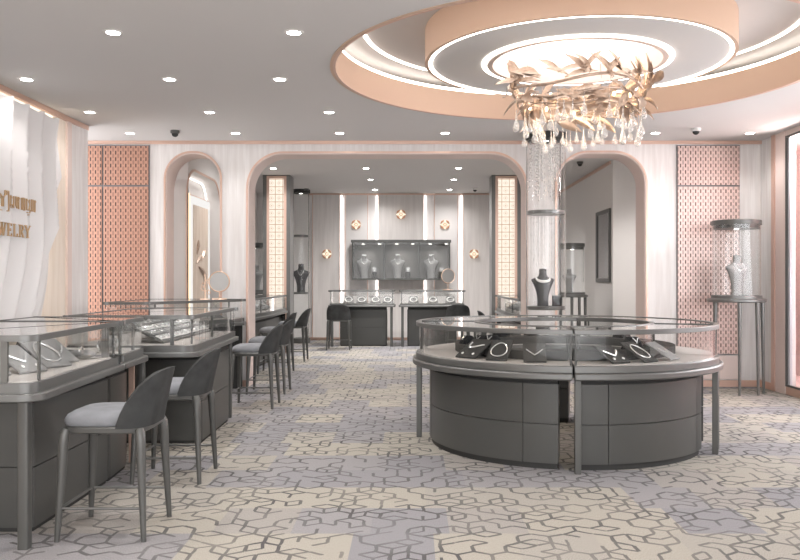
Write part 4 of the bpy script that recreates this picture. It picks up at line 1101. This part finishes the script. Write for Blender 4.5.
for k, (y) in enumerate((12.5,13.1,13.7,14.3,14.9)):
    w5 = ('nearest','second nearest','middle','second farthest','farthest')[k]
    board((-2.62,y,.891), rad(68), rad(26), .24,.30,'board_l','%s pale board in the inner counter on the left'%w5,'V','silver necklace on the %s board in the inner counter on the left'%w5, nr=.010)
    board((1.80,y,.891), rad(-68), rad(26), .24,.30,'board_l','%s pale board in the inner counter on the right'%w5,'V','silver necklace on the %s board in the inner counter on the right'%w5, nr=.010)
for k, (x,y) in enumerate(((-2.95,9.45),(-2.72,9.9),(-2.45,10.3))):
    board((x,y,.927), rad(55), rad(26), .18,.24,'board_l','%s pale board in the angled counter by the arches'%('front','middle','rear')[k],'O','silver necklace on the %s board in the angled counter by the arches'%('front','middle','rear')[k], nr=.007)

# ------------------------------------------------------------------ table mirrors and jewellery tree
def table_mirror(x, y, z, R, h, rz, lab):
    th = thing('table_mirror', lab, 'mirror', (x,y,z), rz)
    MB().lathe([(0,0),(R*.75,0),(R*.75,.008),(R*.7,.014),(.012,.02),(0,.02)],0,0,32).build('foot', M['rose'], th)
    MB().tube([(0,0,.018),(0,0,h-R)], .007, 8).build('stem', M['rose'], th)
    y_ = -.012
    MB().tube([(R*math.cos(a),y_,h+R*math.sin(a)) for a in [2*PI*k/40 for k in range(40)]], .009, 8, closed=True).build('rim', M['rose'], th)
    pts = [(R*.98*math.cos(2*PI*k/40), h+R*.98*math.sin(2*PI*k/40)) for k in range(40)]
    MB().prism_xz(pts, y_-.004, y_+.004).build('mirror_disc', M['mirror'], th)
table_mirror(-2.42,10.24,1.155,.125,.225,rad(4),'round rose gold table mirror on the angled counter by the left arch')
table_mirror(bx(440.5,17.3)+.16,17.35,1.185,.15,.30,rad(20),'round rose gold table mirror on the far right counter')
jt = thing('jewellery_tree', 'small rose gold jewellery tree beside the table mirror on the angled counter', 'jewellery stand', (-2.60,10.24,1.155))
MB().lathe([(0,0),(.06,0),(.06,.01),(0,.012)],0,0,24).build('foot', M['rose'], jt)
q = MB(); q.tube([(0,0,.01),(0,0,.32)], .007, 8)
for k in range(5):
    a = k*2.1; z = .10+.045*k
    q.tube([(0,0,z),(.05*math.cos(a),.05*math.sin(a),z+.03)], .004, 6)
q.build('branches', M['rose'], jt)
for k in range(4):
    a = k*2.1+.3; z = .09+.045*k
    MB().tube([(.045*math.cos(a)+.022*math.cos(b_),.045*math.sin(a),z+.022*math.sin(b_)) for b_ in [2*PI*i/16 for i in range(16)]], .005, 6, closed=True).build('ring_loop', M['rose'], jt)

# ------------------------------------------------------------------ chandelier
ch = thing('chandelier', 'large rose gold leaf wreath chandelier with glass drops under the round drum', 'chandelier', (1.46,7.15,3.05))
rnd = random.Random(11)
br_ = MB()
for (R_, z_, r_) in ((.56,0,.013),(.52,-.1,.010),(.44,-.16,.008)):
    br_.tube([(R_*math.cos(a)*(1+.04*math.sin(3*a)),R_*math.sin(a)*(1+.04*math.cos(4*a)),z_+.03*math.sin(3*a+R_*9)) for a in [2*PI*k/60 for k in range(60)]], r_, 8, closed=True)
lv = MB()
def leaf(mb, base, dirv, nrm, L, W):
    d = dirv.normalized(); n_v = (nrm-d*nrm.dot(d)).normalized(); s_v = d.cross(n_v)
    prof = [(0,.04),(.12,.38),(.3,.88),(.48,1.0),(.66,.86),(.84,.5),(1,.03)]
    top = []; 
    rings = []
    for t_, w in prof:
        c = base+d*L*t_+n_v*(L*.07*math.sin(PI*t_*.9)-L*.05*t_*t_)
        ww = W*w/2
        rings.append([c-s_v*ww+n_v*ww*.28, c-s_v*ww*.5+n_v*ww*.02, c-n_v*ww*.18, c+s_v*ww*.5+n_v*ww*.02, c+s_v*ww+n_v*ww*.28, c+s_v*ww*.5+n_v*(ww*.02+.004), c-n_v*(ww*.18-.006), c-s_v*ww*.5+n_v*(ww*.02+.004)])
    mb.loft([[tuple(p) for p in r] for r in rings])
for i in range(152):
    a = 2*PI*(i+rnd.uniform(-.4,.4))/152*4
    lvl = (0,1,0,2)[i%4]
    R_ = (.57,.52,.42)[lvl]+rnd.uniform(-.04,.05); z_ = (.02,-.09,-.16)[lvl]+rnd.uniform(-.03,.03)
    base = Vector((R_*math.cos(a),R_*math.sin(a),z_))
    tan = Vector((-math.sin(a),math.cos(a),0))*(-1)
    outv = Vector((math.cos(a),math.sin(a),0))
    sgn = 1 if rnd.random() < .8 else -1
    up = rnd.uniform(.0,1.5) if lvl == 0 else rnd.uniform(-.8,.2)
    dv = tan*sgn+outv*rnd.uniform(-.3,.45)+Vector((0,0,up))
    L = rnd.uniform(.19,.29)
    leaf(lv, base, dv, outv*.7+Vector((0,0,.6)), L, L*rnd.uniform(.25,.32))
    br_.tube([base-outv*.02, base+dv.normalized()*L*.15], .004, 5)
br_.build('branch_rings', M['gold'], ch)
lv.build('leaf_wreath', M['gold'], ch, ang=50)
dp = MB()
dp.lathe([(0,-.05),(.010,-.0475),(.0185,-.040),(.0225,-.028),(.0215,-.014),(.016,.0),(.009,.018),(.0055,.04),(.0038,.07),(.0025,.10),(0,.101)],0,0,14)
drop0 = None
for i in range(62):
    a = 2*PI*i/62*1.0+rnd.uniform(-.06,.06)
    R_ = rnd.choice((.58,.54,.47,.38)); zt = rnd.uniform(-.12,-.02); 
    zd = rnd.uniform(-.43,-.22)
    if drop0 is None: o = drop0 = dp.build('glass_drop', M['drop'], ch, ang=60)
    else: o = drop0.copy(); COL.objects.link(o); o.parent = ch
    o.location = (R_*math.cos(a),R_*math.sin(a),zd)
    sc_ = rnd.uniform(1.0,1.35); o.scale = (sc_,sc_,sc_)
    w = MB().tube([(0,0,.10),(0,0,max(.15,(-zd-.05)/sc_))], .0012, 4).build('wire', M['rose'], o)
for k in range(3):
    a = rad(40+120*k); MB().tube([(.5*math.cos(a),.5*math.sin(a),0),(.42*math.cos(a),.42*math.sin(a),.45)], .002, 5).build('suspension_wire', M['steel_l'], ch)
for k in range(10):
    a = 2*PI*k/10+.2; MB().ellipsoid((.44*math.cos(a),.44*math.sin(a),-.10+.03*(k%2)),.013,.013,.02,10,6).build('bulb', M['bulb'], ch)
pl = bpy.data.lights.new('chandelier_glow','POINT'); pl.energy = 8; pl.color = (1,.76,.5); pl.shadow_soft_size = .2
po_ = bpy.data.objects.new('chandelier_glow', pl); COL.objects.link(po_); po_.location = (1.46,7.15,2.9)

# ------------------------------------------------------------------ light from the shop front and inside the window niche
def area(name, loc, rot, sx, sy, e, col):
    l = bpy.data.lights.new(name,'AREA'); l.shape = 'RECTANGLE'; l.size = sx; l.size_y = sy; l.energy = e; l.color = col
    o = bpy.data.objects.new(name, l); COL.objects.link(o); o.location = loc; o.rotation_euler = rot; return o
area('window_fill', (RX+.30,6.9,1.75), (0,rad(64),0), 2.1, 4.6, 110, (.93,.96,1.0))  # unseen area light added in the niche to brighten the island's right side
pk = bpy.data.lights.new('window_lamp','POINT'); pk.energy = 42; pk.color = (1,.9,.88); pk.shadow_soft_size = .15
pk_ = bpy.data.objects.new('window_lamp', pk); COL.objects.link(pk_); pk_.location = (4.95,9.6,2.9)
w = bpy.data.worlds.new('world'); sc.world = w; w.use_nodes = True
w.node_tree.nodes['Background'].inputs[0].default_value = (1.0,.99,1.0,1); w.node_tree.nodes['Background'].inputs[1].default_value = 2.7

# ------------------------------------------------------------------ camera
cam = bpy.data.cameras.new('camera'); co = bpy.data.objects.new('camera', cam); COL.objects.link(co)
co.location = (0,0,1.4); co.rotation_euler = (PI/2,0,0)
cam.sensor_width = 36; cam.lens = 815/800*36; cam.shift_x = -12/800
cam.clip_start = .05; cam.clip_end = 100
sc.camera = co
sc.view_settings.view_transform = 'Standard'
sc.view_settings.look = 'None'
sc.view_settings.exposure = 0.86
sc.view_settings.gamma = 1.0
sc.cycles.transparent_max_bounces = 32
sc.cycles.caustics_reflective = False
sc.cycles.caustics_refractive = False
